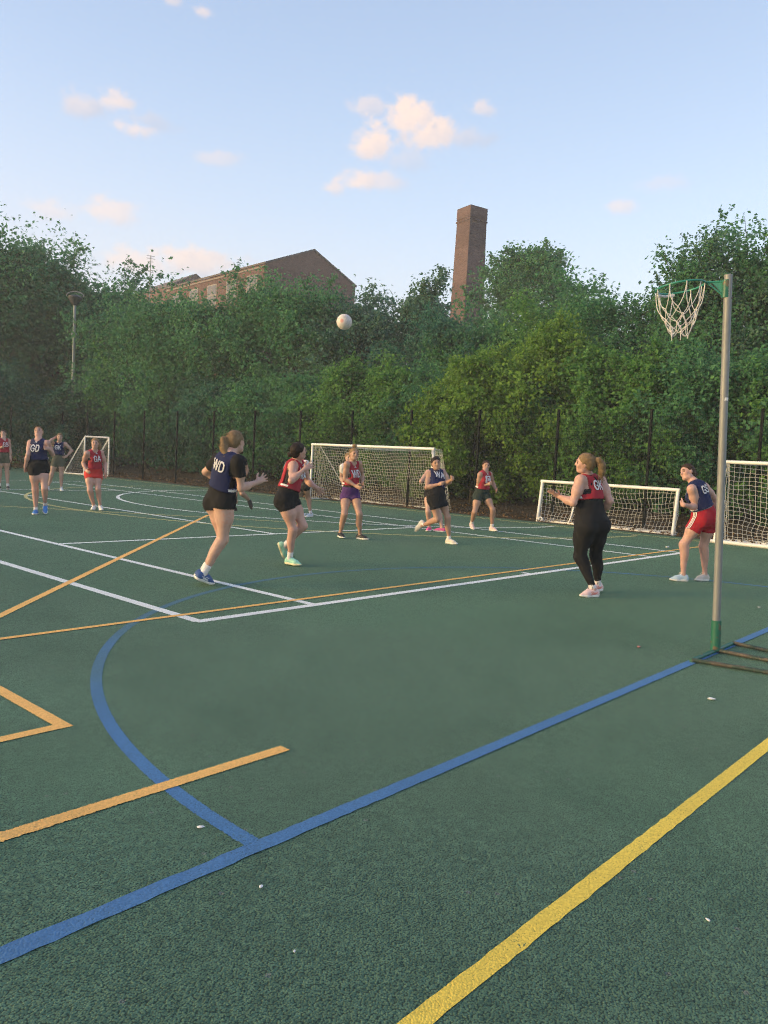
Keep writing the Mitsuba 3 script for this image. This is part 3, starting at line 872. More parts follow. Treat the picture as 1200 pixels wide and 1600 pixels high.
def tree(name, label, group, x, y, H, R, base, hue, n_leaf, leaf, seed, upright=.5, shape=.55, spikes=0, floor=.16):
    """A tapered trunk with limbs, side twigs on every limb and separate leaves along the twigs."""
    r = np.random.default_rng(seed)
    t = thing(name, label, 'shrub' if name == 'shrub' else 'tree', group)
    o = np.array([x, y, .1])
    lean = r.normal(size=2) * .03 * H
    zz = np.linspace(0, 1, 7)
    spine = np.column_stack([o[0] + lean[0] * zz ** 2, o[1] + lean[1] * zz ** 2, o[2] + zz * H * .88])
    wood = [tube(spine, np.interp(zz, [0, 1], [.022 * H * .6 + .02, .015]), 8)]
    # limbs
    nl = int(26 + H * 5)
    u = (np.arange(nl) + r.random(nl)) / nl
    hz = base + (1 - base) * u ** .85
    az = np.arange(nl) * 2.39996 + r.normal(size=nl) * .35
    env = np.sin(np.pi * np.clip((hz - base) / (1.03 - base), 0.03, 1) ** shape) ** .6
    env = np.maximum(env, np.where(hz < .5, floor, .16))
    ln = R * env * (.72 + .5 * r.random(nl))
    el = np.radians(8 + 55 * upright * (.5 + .5 * r.random(nl)) + 35 * np.clip(hz - .6, 0, 1))
    p0 = np.column_stack([np.interp(hz, zz / .88 * .88, spine[:, 0]), np.interp(hz, zz, spine[:, 1]), o[2] + hz * H * .86])
    d = np.column_stack([np.cos(az) * np.cos(el), np.sin(az) * np.cos(el), np.sin(el)])
    p2 = p0 + d * ln[:, None]
    if spikes:
        k = np.argsort(-p2[:, 2])[:spikes]
        p2[k, 2] += H * (.06 + .10 * r.random(spikes))
    p1 = (p0 + p2) / 2 + np.column_stack([r.normal(size=(nl, 2)) * .08 * R, np.full(nl, .06 * R)])
    for i in range(0, nl, 2):
        wood.append(tube(bezier(p0[i], p1[i], p2[i], 5), np.linspace(.012 + .004 * H * .35, .006, 5), 4, caps=False))
    # twigs
    nt = 13
    tt = .28 + .74 * r.random((nl, nt))
    b0 = ((1 - tt) ** 2)[..., None] * p0[:, None] + (2 * tt * (1 - tt))[..., None] * p1[:, None] + (tt ** 2)[..., None] * p2[:, None]
    td = d[:, None] * .55 + r.normal(size=(nl, nt, 3)) * .75 + np.array([0, 0, .28])
    td /= np.linalg.norm(td, axis=2, keepdims=True)
    tl = (.20 + .34 * r.random((nl, nt))) * (.45 + .16 * R)
    b0, td, tl = b0.reshape(-1, 3), td.reshape(-1, 3), tl.ravel()
    nk = len(b0)
    # leaves, in proportion to twig length
    w = tl / tl.sum()
    pick = r.choice(nk, n_leaf, p=w)
    s = r.random(n_leaf) ** .8
    pos = b0[pick] + td[pick] * (s * tl[pick] * 1.25)[:, None] + r.normal(size=(n_leaf, 3)) * (.035 + .05 * tl[pick] * (1 - .5 * s))[:, None]
    # rounded masses of leaves at the ends of the limbs
    m = r.random(n_leaf) < .52
    li = r.integers(0, nl, n_leaf)
    g3 = r.normal(size=(n_leaf, 3))
    g3 *= (r.random((n_leaf, 1)) ** .45) / np.linalg.norm(g3, axis=1, keepdims=True)
    ctr = p0[li] + (p2[li] - p0[li]) * (.55 + .38 * r.random(n_leaf))[:, None]
    puff = ctr + g3 * (R * (.20 + .16 * r.random(nl)[li]))[:, None] * np.array([1, 1, .8])
    pos = np.where(m[:, None], puff, pos)
    pos[:, 2] = np.maximum(pos[:, 2], .12 + r.random(n_leaf) * .2)
    out = pos - np.array([o[0], o[1], o[2] + H * .5])
    out /= np.linalg.norm(out, axis=1, keepdims=True)
    nrm = out * .55 + r.normal(size=(n_leaf, 3)) * .75 + np.array([0, 0, .55])
    lo, hi = (np.array(c) for c in GREENS[hue])
    tone = np.clip(.5 + .28 * r.normal(size=n_leaf) + .22 * r.normal(size=nk)[pick], 0, 1.3)
    col = lo + (hi - lo) * tone[:, None]
    yl = (r.random(nl)[pick // nt] > .90)[:, None] & (r.random(n_leaf) > .45)[:, None]
    col = np.where(yl, col * np.array([1.3, 1.2, .9]), col)
    global RNG
    keep, RNG = RNG, r
    vf, cc = leaves(pos, leaf * (.65 + .7 * r.random(n_leaf)), nrm, col, aspect=.62)
    RNG = keep
    add(t, 'trunk', cat(wood), 'm_bark')
    add(t, 'crown', vf, 'm_leaf', color=cc)
    return t


GT, GS = 'trees beyond the fence', 'shrubs growing against the fence'
ROWS = [
    # x, y, height, radius, base, hue, leaves, leaf size, upright, shape, spikes, label
    (-24.4, 47.8, 12.7, 4.6, .02, 'mid', 56000, .17, .75, .62, 3, 'tall feathery tree at the far left edge of the picture'),
    (-21.0, 50.0, 12.4, 3.4, .02, 'mid', 42000, .16, .8, .6, 4, 'tall green tree second from the left edge, right behind the lamp post'),
    (-17.8, 50.6, 11.7, 2.9, .03, 'mid', 24000, .15, .6, .55, 3, 'shorter tree just left of the aerial mast'),
    (-28.0, 45.5, 10.4, 4.0, .04, 'mid', 12000, .18, .7, .6, 3, 'tree mostly cut off by the left edge of the picture'),
    (-12.6, 41.0, 8.9, 3.0, .03, 'mid', 24000, .13, .55, .5, 2, 'dark green tree below the smaller brown roof'),
    (-9.6, 39.2, 8.6, 2.9, .03, 'mid', 26000, .13, .6, .5, 3, 'green tree in front of the left end of the brick building'),
    (-7.0, 38.6, 9.4, 2.3, .03, 'mid', 24000, .13, .85, .55, 3, 'upright tree whose thin top reaches over the lit building wall'),
    (-4.6, 37.0, 8.9, 2.6, .03, 'mid', 26000, .13, .7, .55, 3, 'green tree in front of the brick gable'),
    (-2.4, 36.6, 8.4, 2.5, .03, 'grey', 24000, .13, .6, .55, 3, 'greyish tree below the right slope of the gable'),
    (-.9, 38.6, 8.7, 2.2, .03, 'dark', 16000, .13, .6, .55, 3, 'dark tree right of the building corner, behind the ball'),
    (1.25, 36.4, 9.6, 1.9, .03, 'grey', 22000, .13, .8, .5, 3, 'pointed grey green tree left of the chimney'),
    (2.3, 31.2, 7.0, 2.2, .03, 'dark', 20000, .11, .55, .5, 2, 'dark tree at the foot of the chimney on its left'),
    (3.6, 30.0, 6.6, 2.0, .03, 'mid', 20000, .11, .55, .5, 2, 'green tree directly in front of the chimney'),
    (5.6, 29.4, 7.2, 2.2, .03, 'light', 24000, .105, .6, .5, 3, 'light green tree right of the chimney foot'),
    (7.3, 27.5, 7.4, 2.3, .03, 'mid', 26000, .10, .55, .5, 3, 'broad green tree between the chimney and the netball ring'),
    (9.2, 26.2, 8.4, 1.9, .03, 'mid', 22000, .10, .75, .55, 4, 'green tree with ragged top left of the netball ring'),
    (10.3, 25.8, 8.5, 1.9, .03, 'grey', 22000, .10, .85, .55, 5, 'taller grey green tree directly behind the netball ring'),
    (11.6, 25.6, 8.9, 2.1, .03, 'mid', 26000, .10, .9, .55, 6, 'tallest tree at the right, with upright shoots above the ring'),
    (12.9, 24.4, 8.3, 2.1, .03, 'mid', 24000, .10, .85, .55, 5, 'tall green tree behind the top of the netball post'),
    (14.6, 23.4, 8.8, 2.2, .03, 'light', 18000, .10, .85, .55, 4, 'green tree at the right edge of the picture'),
]
ROWS += [
    (-31.0, 54.0, 12.0, 5.0, .02, 'mid', 16000, .22, .5, .6, 2, 'tree in the far row at the left edge of the hedge'),
    (-24.5, 53.0, 12.0, 5.0, .02, 'mid', 18000, .22, .5, .6, 2, 'tree behind the tall feathery tree at the left'),
    (-19.0, 52.0, 10.5, 4.6, .02, 'mid', 18000, .22, .5, .6, 2, 'tree in the second row behind the lamp post'),
]
for i, (x, y, H, R, base, hue, n, lf, up, sh, spk, lab) in enumerate(ROWS):
    tree('tree', lab, GT, x, y, H, R * 1.5, base, hue, int(n * 1.1), lf * 1.3, 100 + i, up, sh + .35, spk, .5)
tree('tree', 'large rounded tree standing far behind, right of the chimney', GT, 8.9, 48.6, 16.2, 4.3, .12, 'mid', 70000, .20, 140, .30, .95, 0, .7)
SHRUBS = [
    (46.5, 27.6, 5.2, 3.0, 'mid', 14000, 'shrub at the foot of the tall trees at the far left'), (45.0, 17.0, 5.4, 2.8, 'dark', 14000, 'dark shrub behind the fence between the far left players'),
    (44.8, 12.5, 5.2, 2.8, 'dark', 12000, 'dark shrub behind the fence at the left edge'), (44.4, 30.2, 5.8, 3.0, 'dark', 14000, 'dark shrub mass behind the far left players'), (43.5, 24.4, 6.0, 3.0, 'dark', 14000, 'dark shrub behind the left corner of the fence'), (41.5, 21.4, 5.6, 2.6, 'dark', 16000, 'dark shrub right of the narrow far goal'),
    (34.4, 21.2, 4.7, 2.3, 'dark', 16000, 'dark hedge shrub left of the player with the long ponytail'), (30.4, 21.1, 4.5, 2.2, 'dark', 18000, 'dense dark hedge shrub behind the player with the long ponytail'), (26.7, 21.0, 4.5, 2.2, 'mid', 18000, 'hedge shrub between the two players seen from behind'),
    (23.9, 20.9, 4.7, 2.0, 'mid', 18000, 'hedge shrub behind the left post of the middle goal'), (21.3, 20.9, 5.1, 1.9, 'light', 18000, 'light green shrub over the left half of the middle goal'), (19.0, 20.9, 4.9, 1.8, 'light', 18000, 'light green shrub over the middle of the middle goal'),
    (17.2, 20.9, 4.5, 1.7, 'mid', 16000, 'green shrub behind the right post of the middle goal'), (14.75, 20.1, 4.9, 1.75, 'yellow', 24000, 'bright yellow green shrub pushing through the fence right of the middle goal'),
    (12.9, 20.8, 6.1, 1.9, 'yellow', 24000, 'bright green shrub behind the player in the red top with the white patch'), (10.9, 20.9, 5.2, 1.75, 'light', 20000, 'green shrub behind the red goal keeper'), (9.2, 20.8, 4.8, 1.7, 'light', 20000, 'green shrub behind the low goal'),
    (7.8, 20.8, 4.7, 1.7, 'mid', 20000, 'green shrub behind the netball post'), (6.5, 20.8, 4.8, 1.7, 'mid', 18000, 'green shrub behind the right goal'), (4.9, 20.8, 4.8, 1.7, 'light', 12000, 'green shrub at the right edge behind the right goal'),
    (40.3, 18.85, 4.5, 1.3, 'dark', 14000, 'dark shrub hiding the foot of the lamp post'),
    (16.2, 20.4, 4.0, 1.5, 'yellow', 16000, 'low yellow green shrub right beside the side net of the middle goal'), (17.9, 22.6, 5.6, 2.0, 'mid', 10000, 'second row shrub behind the right half of the middle goal'), (13.6, 22.4, 5.8, 2.0, 'light', 10000, 'second row shrub behind the bright yellow green one'),
    (11.9, 22.2, 5.4, 2.0, 'mid', 10000, 'second row shrub between the middle goal and the low goal'), (8.6, 22.0, 5.2, 2.0, 'mid', 10000, 'second row shrub behind the right end of the low goal'), (28.6, 22.0, 5.2, 2.4, 'dark', 12000, 'second row hedge shrub at the left of the middle goal'),
]
for i, (b, a, H, R, hue, n, lab) in enumerate(SHRUBS):
    q = W(a + .95 if hue != 'yellow' or b < 14 else a + .75, b)
    tree('shrub', lab, GS, q[0], q[1], H, R * 1.25, .0, hue, int(n * 1.1), .13 if b < 25 else .15, 200 + i, .35, .62, 1, .85)
# ------------------------------------------------------------------ people
def surface_nets(F, lo, h):
    """The zero surface of a sampled field as a triangle mesh."""
    S = F < 0
    nx, ny, nz = F.shape
    c = [S[dx:nx - 1 + dx, dy:ny - 1 + dy, dz:nz - 1 + dz] for dx in (0, 1) for dy in (0, 1) for dz in (0, 1)]
    tot = sum(x.astype(np.int8) for x in c)
    act = (tot > 0) & (tot < 8)
    cells = np.argwhere(act)
    ids = np.full(act.shape, -1, np.int64)
    ids[act] = np.arange(len(cells))
    acc, num = np.zeros((len(cells), 3)), np.zeros(len(cells))
    corners = np.array([[dx, dy, dz] for dx in (0, 1) for dy in (0, 1) for dz in (0, 1)])
    val = np.stack([F[cells[:, 0] + o[0], cells[:, 1] + o[1], cells[:, 2] + o[2]] for o in corners], 1)
    for i in range(8):
        for j in range(i + 1, 8):
            if np.abs(corners[i] - corners[j]).sum() != 1:
                continue
            a, b = val[:, i], val[:, j]
            m = (a < 0) != (b < 0)
            t = np.where(m, a / np.where(m, a - b, 1), 0)
            acc += np.where(m[:, None], corners[i] + (corners[j] - corners[i]) * t[:, None], 0)
            num += m
    v = lo + (cells + acc / num[:, None]) * h
    faces = []
    for ax in range(3):
        s0 = S[tuple(slice(0, -1) if k == ax else slice(1, -1) for k in range(3))]
        s1 = S[tuple(slice(1, None) if k == ax else slice(1, -1) for k in range(3))]
        e = np.argwhere(s0 != s1)
        if not len(e):
            continue
        base = e.copy()
        for k in range(3):
            if k != ax:
                base[:, k] += 1
        u, w = [(1, 2), (2, 0), (0, 1)][ax]
        q = []
        for du, dw in ((-1, -1), (0, -1), (0, 0), (-1, 0)):
            cc = base.copy()
            cc[:, u] += du
            cc[:, w] += dw
            q.append(ids[cc[:, 0], cc[:, 1], cc[:, 2]])
        q = np.stack(q, 1)
        flip = ~s0[tuple(e.T)]
        q = np.where(flip[:, None], q[:, ::-1], q)
        faces.append(q)
    f = np.vstack(faces)
    return trimesh.Trimesh(v, np.vstack([f[:, :3], f[:, [0, 2, 3]]]), process=False)


def cone(a, b, ra, rb):
    a, b = np.asarray(a, float), np.asarray(b, float)
    ab = b - a
    L2 = max(ab @ ab, 1e-9)

    def fn(p):
        t = np.clip(((p - a) @ ab) / L2, 0, 1)
        return np.linalg.norm(p - a - t[..., None] * ab, axis=-1) - (ra + (rb - ra) * t)
    R = max(ra, rb)
    return fn, np.minimum(a, b) - R, np.maximum(a, b) + R


def ell(c, axes, rad):
    c, A, r = np.asarray(c, float), np.asarray(axes, float), np.asarray(rad, float)

    def fn(p):
        q = (p - c) @ A.T
        k0 = np.linalg.norm(q / r, axis=-1)
        k1 = np.linalg.norm(q / r ** 2, axis=-1)
        return k0 * (k0 - 1) / np.maximum(k1, 1e-6)
    R = np.abs(A.T * r).sum(1)
    return fn, c - R, c + R


def smin(a, b, k):
    h = np.maximum(k - np.abs(a - b), 0) / k
    return np.minimum(a, b) - h * h * k * .25


def field(prims, p):
    F = np.full(p.shape[:-1], 9.0)
    for (fn, lo, hi), k in prims:
        F = smin(F, fn(p), k)
    return F


def solid(prims, h, inflate=0.0, cut=None, carve=(), wrinkle=None):
    """Meshes the smooth union of prims, blown up by inflate, cut by cut(p, F) -> F, minus the shapes in carve."""
    lo = np.min([q[1] for q, k in prims], 0) - inflate - .05
    hi = np.max([q[2] for q, k in prims], 0) + inflate + .05
    n = np.ceil((hi - lo) / h).astype(int) + 1
    ax_ = [lo[i] + np.arange(n[i]) * h for i in range(3)]
    F = np.full(n, 9.0)

    def sub(q, k, op):
        m = k + inflate + .045
        i0 = np.maximum(np.floor((q[1] - m - lo) / h).astype(int), 0)
        i1 = np.minimum(np.ceil((q[2] + m - lo) / h).astype(int) + 1, n)
        if (i1 <= i0).any():
            return
        sl = tuple(slice(a, b) for a, b in zip(i0, i1))
        p = np.stack(np.meshgrid(*[x[a:b] for x, a, b in zip(ax_, i0, i1)], indexing='ij'), -1)
        F[sl] = op(F[sl], q[0](p), k)
    for q, k in prims:
        sub(q, k, smin)
    F -= inflate
    p = None
    if wrinkle is not None or cut is not None:
        near = np.abs(F) < .2
        pts = np.stack(np.meshgrid(*ax_, indexing='ij'), -1)[near]
        f = F[near]
        if wrinkle is not None:
            f = f + wrinkle(pts)
        if cut is not None:
            f = cut(pts, f)
        F[near] = f
    for q, k in carve:
        sub(q, k, lambda a, b, kk: -smin(-a, b, kk))
    return surface_nets(F, lo, h)


def frame(z, x):
    z = unit(z)
    x = unit(x - z * (x @ z))
    return np.array([x, np.cross(z, x), z])


def skin_fn(base):
    b = np.array(base)

    def fn(p, n, uv):
        a = fbm(p.x * 14, p.y * 14, p.z * 14, 3)
        m = fbm(p.x * 60, p.y * 60, p.z * 60, 2)
        c = mix(b * np.array([.86, .80, .78]), b * np.array([1.10, 1.12, 1.14]), a)
        return mix(c, b * np.array([1.0, .72, .66]), smoothstep(.5, .72, m * .5 + a * .5) * .55)
    return fn


SKINS = {'fair': (.52, .335, .255), 'tan': (.44, .27, .19), 'rosy': (.54, .33, .26)}
for k_, c_ in SKINS.items():
    scene['m_skin_' + k_] = {'type': 'principled', 'base_color': P(skin_fn(c_)), 'roughness': .48, 'specular': .45}


def cloth_fn(c):
    c = np.array(c)

    def fn(p, n, uv):
        a = fbm(p.x * 12, p.y * 12, p.z * 7, 3)
        w = noise(p.x * 400, p.y * 400, p.z * 400)
        return mix(c * .78, c * 1.18, a * .7 + w * .3)
    return fn


CLOTH = {'navy_bib': (.016, .022, .075), 'red_bib': (.36, .030, .045), 'black': (.014, .014, .016), 'charcoal': (.035, .032, .034), 'olive': (.105, .105, .075), 'purple': (.085, .035, .15), 'red_short': (.38, .018, .03), 'coral': (.62, .055, .05),
         'dark_green': (.030, .045, .038), 'white_cloth': (.70, .66, .64), 'grey_cloth': (.30, .32, .36), 'sock': (.74, .70, .68)}
for k_, c_ in CLOTH.items():
    scene['m_' + k_] = {'type': 'principled', 'base_color': P(cloth_fn(c_)), 'roughness': .85, 'specular': .25, 'sheen': .3 if max(c_) > .05 else .05}
SHOES = {'blue': (.05, .20, .55), 'deep_blue': (.035, .085, .24), 'mint': (.30, .62, .48), 'white': (.72, .70, .68), 'pale_pink': (.78, .56, .53), 'light_blue': (.45, .58, .66), 'black': (.018, .018, .02), 'pink': (.75, .12, .30), 'cream': (.66, .60, .50), 'white_grey': (.62, .64, .68), 'sand': (.55, .50, .43)}
for k_, c_ in SHOES.items():
    plain('m_shoe_' + k_, P(cloth_fn(c_)), .6)
plain('m_sole', (.74, .72, .66), .6)
plain('m_sole_dark', (.05, .05, .05), .7)
plain('m_mark_coral', (.70, .22, .16), .6)
plain('m_sole_cream', (.70, .66, .42), .6)
plain('m_letter', (.62, .61, .63), .7, two=True)
plain('m_strap', (.74, .73, .72), .7, two=True)
plain('m_eye', (.035, .028, .024), .25)
plain('m_mouth', (.36, .13, .11), .45)
plain('m_teeth', (.75, .70, .64), .4)


def hair_fn(lo, hi):
    def fn(p, n, uv):
        a = fbm(p.x * 90, p.y * 90, p.z * 26, 3)
        b = fbm(p.x * 9, p.y * 9, p.z * 9, 2)
        return mix(lo, hi, a * .75 + b * .25)
    return fn


HAIR = {'blonde': ((.13, .075, .032), (.38, .255, .13)), 'brown': ((.022, .013, .009), (.075, .043, .028)), 'dark': ((.010, .007, .006), (.036, .022, .017)), 'light_brown': ((.095, .060, .030), (.31, .21, .115)), 'fair': ((.085, .055, .026), (.26, .175, .09))}
for k_, (a_, b_) in HAIR.items():
    scene['m_hair_' + k_] = {'type': 'principled', 'base_color': P(hair_fn(a_, b_)), 'roughness': .6, 'specular': .2}


def cloth_wrinkle(seed, amp=.006, fold=1.0):
    def fn(p):
        a = meshkit.fbm(p * np.array([11, 11, 6]) + seed, 3, seed)
        b = meshkit.noise(p * np.array([26, 26, 11]) + seed * 3, seed + 5)
        return (np.abs(a - .5) * 2 * 1.4 - .35) * amp * fold + (b - .5) * amp * .8
    return fn


def build_person(label, J, face, h, skin='fair', hair='brown', style='bun_low', bib=None, letters=None, letter_on='front', patch=False, top='black', sleeves=0.0, shorts='black', short_len=.30, skirt=False,
                 leggings=False, shoe='white', shoe2=None, sole='m_sole', sock=.05, girth=1.0, H=1.66, hand=('open', 'open'), hem=.10, stripes=False, open_sides=True, tail=None, top_hem=.03, leg_scale=1.0, shoe_mark=None, band=False, laces=None):
    t = thing('person', label, 'person', 'netball players on the court')
    J = {k: np.array(v, float) for k, v in J.items()}
    s = H / 1.66
    w = girth
    up = unit(J['neck'] - J['pel'])
    sx = unit(J['Rs'] - J['Ls'])
    hx = unit(J['Rh'] - J['Lh'])
    ch = frame(up, sx)          # chest axes: right, forward, up
    pe = frame(up, unit(hx * .7 + sx * .3))
    mid = frame(up, unit(sx + hx))
    L = np.linalg.norm(J['neck'] - J['pel'])
    sp_ = lambda t_: J['pel'] + up * L * t_
    # head axes
    f = unit(face)
    hu = unit(unit(J['head'] - J['neck']) * .55 + np.array([0, 0, .45]))
    hu = unit(hu - f * (hu @ f) * .85)
    f = unit(f - hu * (f @ hu) * .6)
    r_ = unit(np.cross(f, hu))
    hu = np.cross(r_, f)
    hc = J['head']
    HA = np.array([r_, f, hu])
    hp = lambda a, b, c: hc + (r_ * a + f * b + hu * c) * s

    torso, chest_only = [], []

    def T_(q, k=.05):
        torso.append((q, k))
    T_(ell(sp_(.66) - ch[1] * .004, ch, np.array([.138 * w, .098 * w, .165]) * s))
    T_(ell(sp_(.84) - ch[1] * .012, ch, np.array([.145, .078, .085]) * s), .06)
    for sg in (-1, 1):
        T_(ell(sp_(.64) + ch[0] * sg * .066 * s + ch[1] * (.066 + .02 * (w - 1)) * s, ch, np.array([.062 * w, .056 * w, .060]) * s), .04)
    T_(ell(sp_(.36), mid, np.array([.118 * w, .088 * w, .15]) * s), .07)
    T_(ell(sp_(.20) + mid[1] * .016 * s * w, mid, np.array([.134 * w, .098 * w, .12]) * s), .07)
    T_(ell(sp_(.02), pe, np.array([.152 * w, .100 * w, .115]) * s), .07)
    hips = []
    for sd in 'LR':
        sg = 1 if sd == 'R' else -1
        q = ell(J[sd + 'h'] - pe[1] * .055 * s - up * .035 * s + pe[0] * sg * .004, pe, np.array([.082 * w, .068 * w, .092]) * s)
        hips.append((q, .06))
    torso += hips
    shoulder = []
    for sd in 'LR':
        S = J[sd + 's']
        shoulder.append((cone(sp_(.97), S - up * .012 * s, .040 * s, .046 * s), .05))
        shoulder.append((cone(J['neck'] + hu * .035, sp_(.93) + (S - sp_(.93)) * .55 + up * .005, .040 * s, .030 * s), .04))
    arms, forearms = {}, {}
    for sd in 'LR':
        S, E_, Wr = J[sd + 's'], J[sd + 'e'], J[sd + 'w']
        a = [(cone(S, S + (E_ - S) * .5, .050 * s * w, .045 * s * w), .05), (cone(S + (E_ - S) * .45, E_, .045 * s * w, .037 * s), .04)]
        fo = [(cone(E_, E_ + (Wr - E_) * .35, .037 * s, .040 * s * (.5 + .5 * w)), .03), (cone(E_ + (Wr - E_) * .3, Wr, .039 * s * (.5 + .5 * w), .026 * s), .03)]
        arms[sd], forearms[sd] = a, fo
    legs, calves, foot_frames = {}, {}, {}
    for sd in 'LR':
        Hh, K_, A_, To = (J[sd + x] for x in 'hkat')
        shin = unit(K_ - A_)
        at = unit(To - A_)
        lat = np.cross(at, shin)
        lat = unit(lat if np.linalg.norm(lat) > .25 else pe[0])
        if lat @ pe[0] < -.3:
            lat = -lat
        # foot: toe bone lies 15 degrees below the sole's direction
        an = math.radians(15)
        c90 = np.cross(lat, at)
        ff = unit(at * math.cos(an) + c90 * math.sin(an))
        fu = np.cross(lat, ff)
        if fu[2] < 0 and abs(fu[2]) > .5:
            fu = -fu
        if min(J[sd + 'a'][2], .2) < .125 and To[2] < .06:
            ff = unit(np.array([ff[0], ff[1], max(ff[2], -.25) * .35]))
            fu = unit(np.array([0, 0, 1.0]) - ff * ff[2])
            lat = np.cross(ff, fu)
        foot_frames[sd] = np.array([lat, ff, fu])
        lg = .5 + .5 * w
        kb = unit(np.cross(lat, shin))          # points forward at the knee
        if kb @ ff < 0:
            kb = -kb
        out = pe[0] * (1 if sd == 'R' else -1)
        th_ = [(cone(Hh + out * .004 - up * .01, Hh + (K_ - Hh) * .45 + kb * .008, .090 * s * w * leg_scale, .078 * s * w * leg_scale), .06), (cone(Hh + (K_ - Hh) * .4, K_ - (K_ - Hh) * .03, .078 * s * w * leg_scale, .055 * s * lg), .05)]
        kn = [(cone(K_ + kb * .008 - shin * .0, K_ - shin * .04, .053 * s * lg, .048 * s * lg), .04)]
        ca = [(cone(K_ - shin * .05, A_ + shin * .14 * s, .049 * s * lg, .036 * s), .04), (cone(A_ + shin * .15 * s, A_, .036 * s, .033 * s), .03),
              (ell(K_ - shin * .125 * s - kb * .020 * s, np.array([lat, np.cross(shin, lat), shin]), np.array([.046 * lg, .043 * lg, .105]) * s), .05)]
        legs[sd], calves[sd] = th_ + kn, ca

    # ---- the body, one continuous surface
    body = list(torso) + shoulder
    body.append((cone(J['neck'] - up * .03, hp(0, -.016, -.055), .055 * s, .047 * s), .04))
    head = [(ell(hp(0, -.012, .030), HA, np.array([.074, .092, .082]) * s), .03), (ell(hp(0, .022, -.028), HA, np.array([.058, .066, .088]) * s), .04), (ell(hp(0, .056, -.083), HA, np.array([.028, .024, .022]) * s), .03)]
    for sg in (-1, 1):
        head += [(ell(hp(sg * .036, .060, -.024), HA, np.array([.022, .022, .024]) * s), .025), (ell(hp(sg * .073, -.006, -.006), HA, np.array([.009, .020, .030]) * s), .012),
                 (cone(hp(sg * .008, .084, .022), hp(sg * .040, .072, .026), .011 * s, .008 * s), .015), (cone(hp(sg * .045, .022, -.075), hp(sg * .018, .062, -.088), .022 * s, .018 * s), .03)]
    head += [(cone(hp(0, .086, .012), hp(0, .101, -.020), .008 * s, .0125 * s), .014), (ell(hp(0, .094, -.026), HA, np.array([.017, .011, .009]) * s), .012), (ell(hp(0, .080, -.052), HA, np.array([.024, .012, .013]) * s), .014)]
    body += head
    for sd in 'LR':
        body += arms[sd] + forearms[sd]
        body += legs[sd] + calves[sd]
        FR, A_ = foot_frames[sd], J[sd + 'a']
        fp = lambda x, y, z, FR=FR, A_=A_: A_ + (FR[0] * x + FR[1] * y + FR[2] * z) * s
        body += [(cone(fp(0, -.025, -.045), fp(0, .09, -.055), .024 * s, .020 * s), .03), (cone(fp(0, .02, -.02), fp(0, .09, -.052), .028 * s, .02 * s), .03)]
    carve = [(ell(hp(sg * .031, .088, .006), HA, np.array([.015, .014, .010]) * s), .012) for sg in (-1, 1)]
    for sd, style_h in zip('LR', hand):
        Wr, Fi, El = J[sd + 'w'], J[sd + 'f'], J[sd + 'e']
        d = unit(Fi - Wr)
        inward = ch[0] * (1 if sd == 'L' else -1)
        if style_h.endswith('down'):
            n = np.array([0, 0, -1.0])
        elif style_h.endswith('fwd'):
            n = ch[1]
        elif style_h.endswith('cam'):
            n = unit(-Wr * [1, 1, 0])
        elif style_h.endswith('away'):
            n = unit(Wr * [1, 1, 0])
        else:
            n = inward
        n = n - d * (n @ d)
        n = unit(n if np.linalg.norm(n) > .1 else np.cross(d, up))
        th_side = np.cross(d, n) * (1 if sd == 'R' else -1)
        HS = .96 * s
        body.append((ell(Wr + d * .048 * HS, np.array([th_side, d, n]), np.array([.040, .054, .0165]) * HS), .02))
        body.append((cone(Wr - d * .01, Wr + d * .03 * HS, .025 * s, .024 * s), .02))
        curl = {'open': .16, 'rela': .55, 'fist': 1.45}[style_h[:4]]
        spread = {'open': .34, 'rela': .06, 'fist': .02}[style_h[:4]]
        for i, (o_, ln) in enumerate(((.030, .070), (.010, .079), (-.011, .073), (-.030, .058))):
            b_ = Wr + (d * .088 + th_side * o_ - d * abs(o_) * .12) * HS
            dd = unit(d + th_side * (o_ / .03) * spread)
            for seg, fr in enumerate((.42, .32, .26)):
                cu_ = curl * (.75 + .5 * seg) * (1 + .12 * i)
                v_ = unit(dd * math.cos(cu_) + n * math.sin(cu_))
                e_ = b_ + v_ * ln * fr * HS
                body.append((cone(b_, e_, (.0094 - .0008 * seg) * HS, (.0088 - .0009 * seg) * HS), .006))
                b_ = e_
        b_ = Wr + (d * .022 + th_side * .030) * HS
        for ln, mix_, r0 in ((.036, .85, .0135), (.030, .50, .0105), (.024, .25, .0095)):
            v_ = unit(d * .75 + th_side * mix_ * (1.0 if curl < 1 else .4) + n * (.25 if curl < 1 else .8))
            e_ = b_ + v_ * ln * HS
            body.append((cone(b_, e_, r0 * HS, r0 * .9 * HS), .010))
            b_ = e_
    add(t, 'body', solid(body, h, carve=carve), 'm_skin_' + skin, smooth=True)

    # ---- face
    for sg in (-1, 1):
        e_ = trimesh.creation.icosphere(subdivisions=2, radius=1)
        e_ = trimesh.Trimesh((e_.vertices * np.array([.0155, .009, .0078]) * s) @ HA + hp(sg * .031, .0775, .006), e_.faces, process=False)
        add(t, 'eye', e_, 'm_eye', True)
        add(t, 'eyebrow', tube(np.array([hp(sg * .016, .0925, .025), hp(sg * .032, .0865, .032), hp(sg * .047, .073, .027)]), np.array([.0042, .0054, .0028]) * s, 6), 'm_hair_brown' if hair not in ('blonde', 'fair') else 'm_hair_light_brown', True)
    m_ = trimesh.creation.icosphere(subdivisions=2, radius=1)
    add(t, 'mouth', trimesh.Trimesh((m_.vertices * np.array([.0225, .0065, .0075]) * s) @ HA + hp(0, .0865, -.052), m_.faces, process=False), 'm_mouth', True)

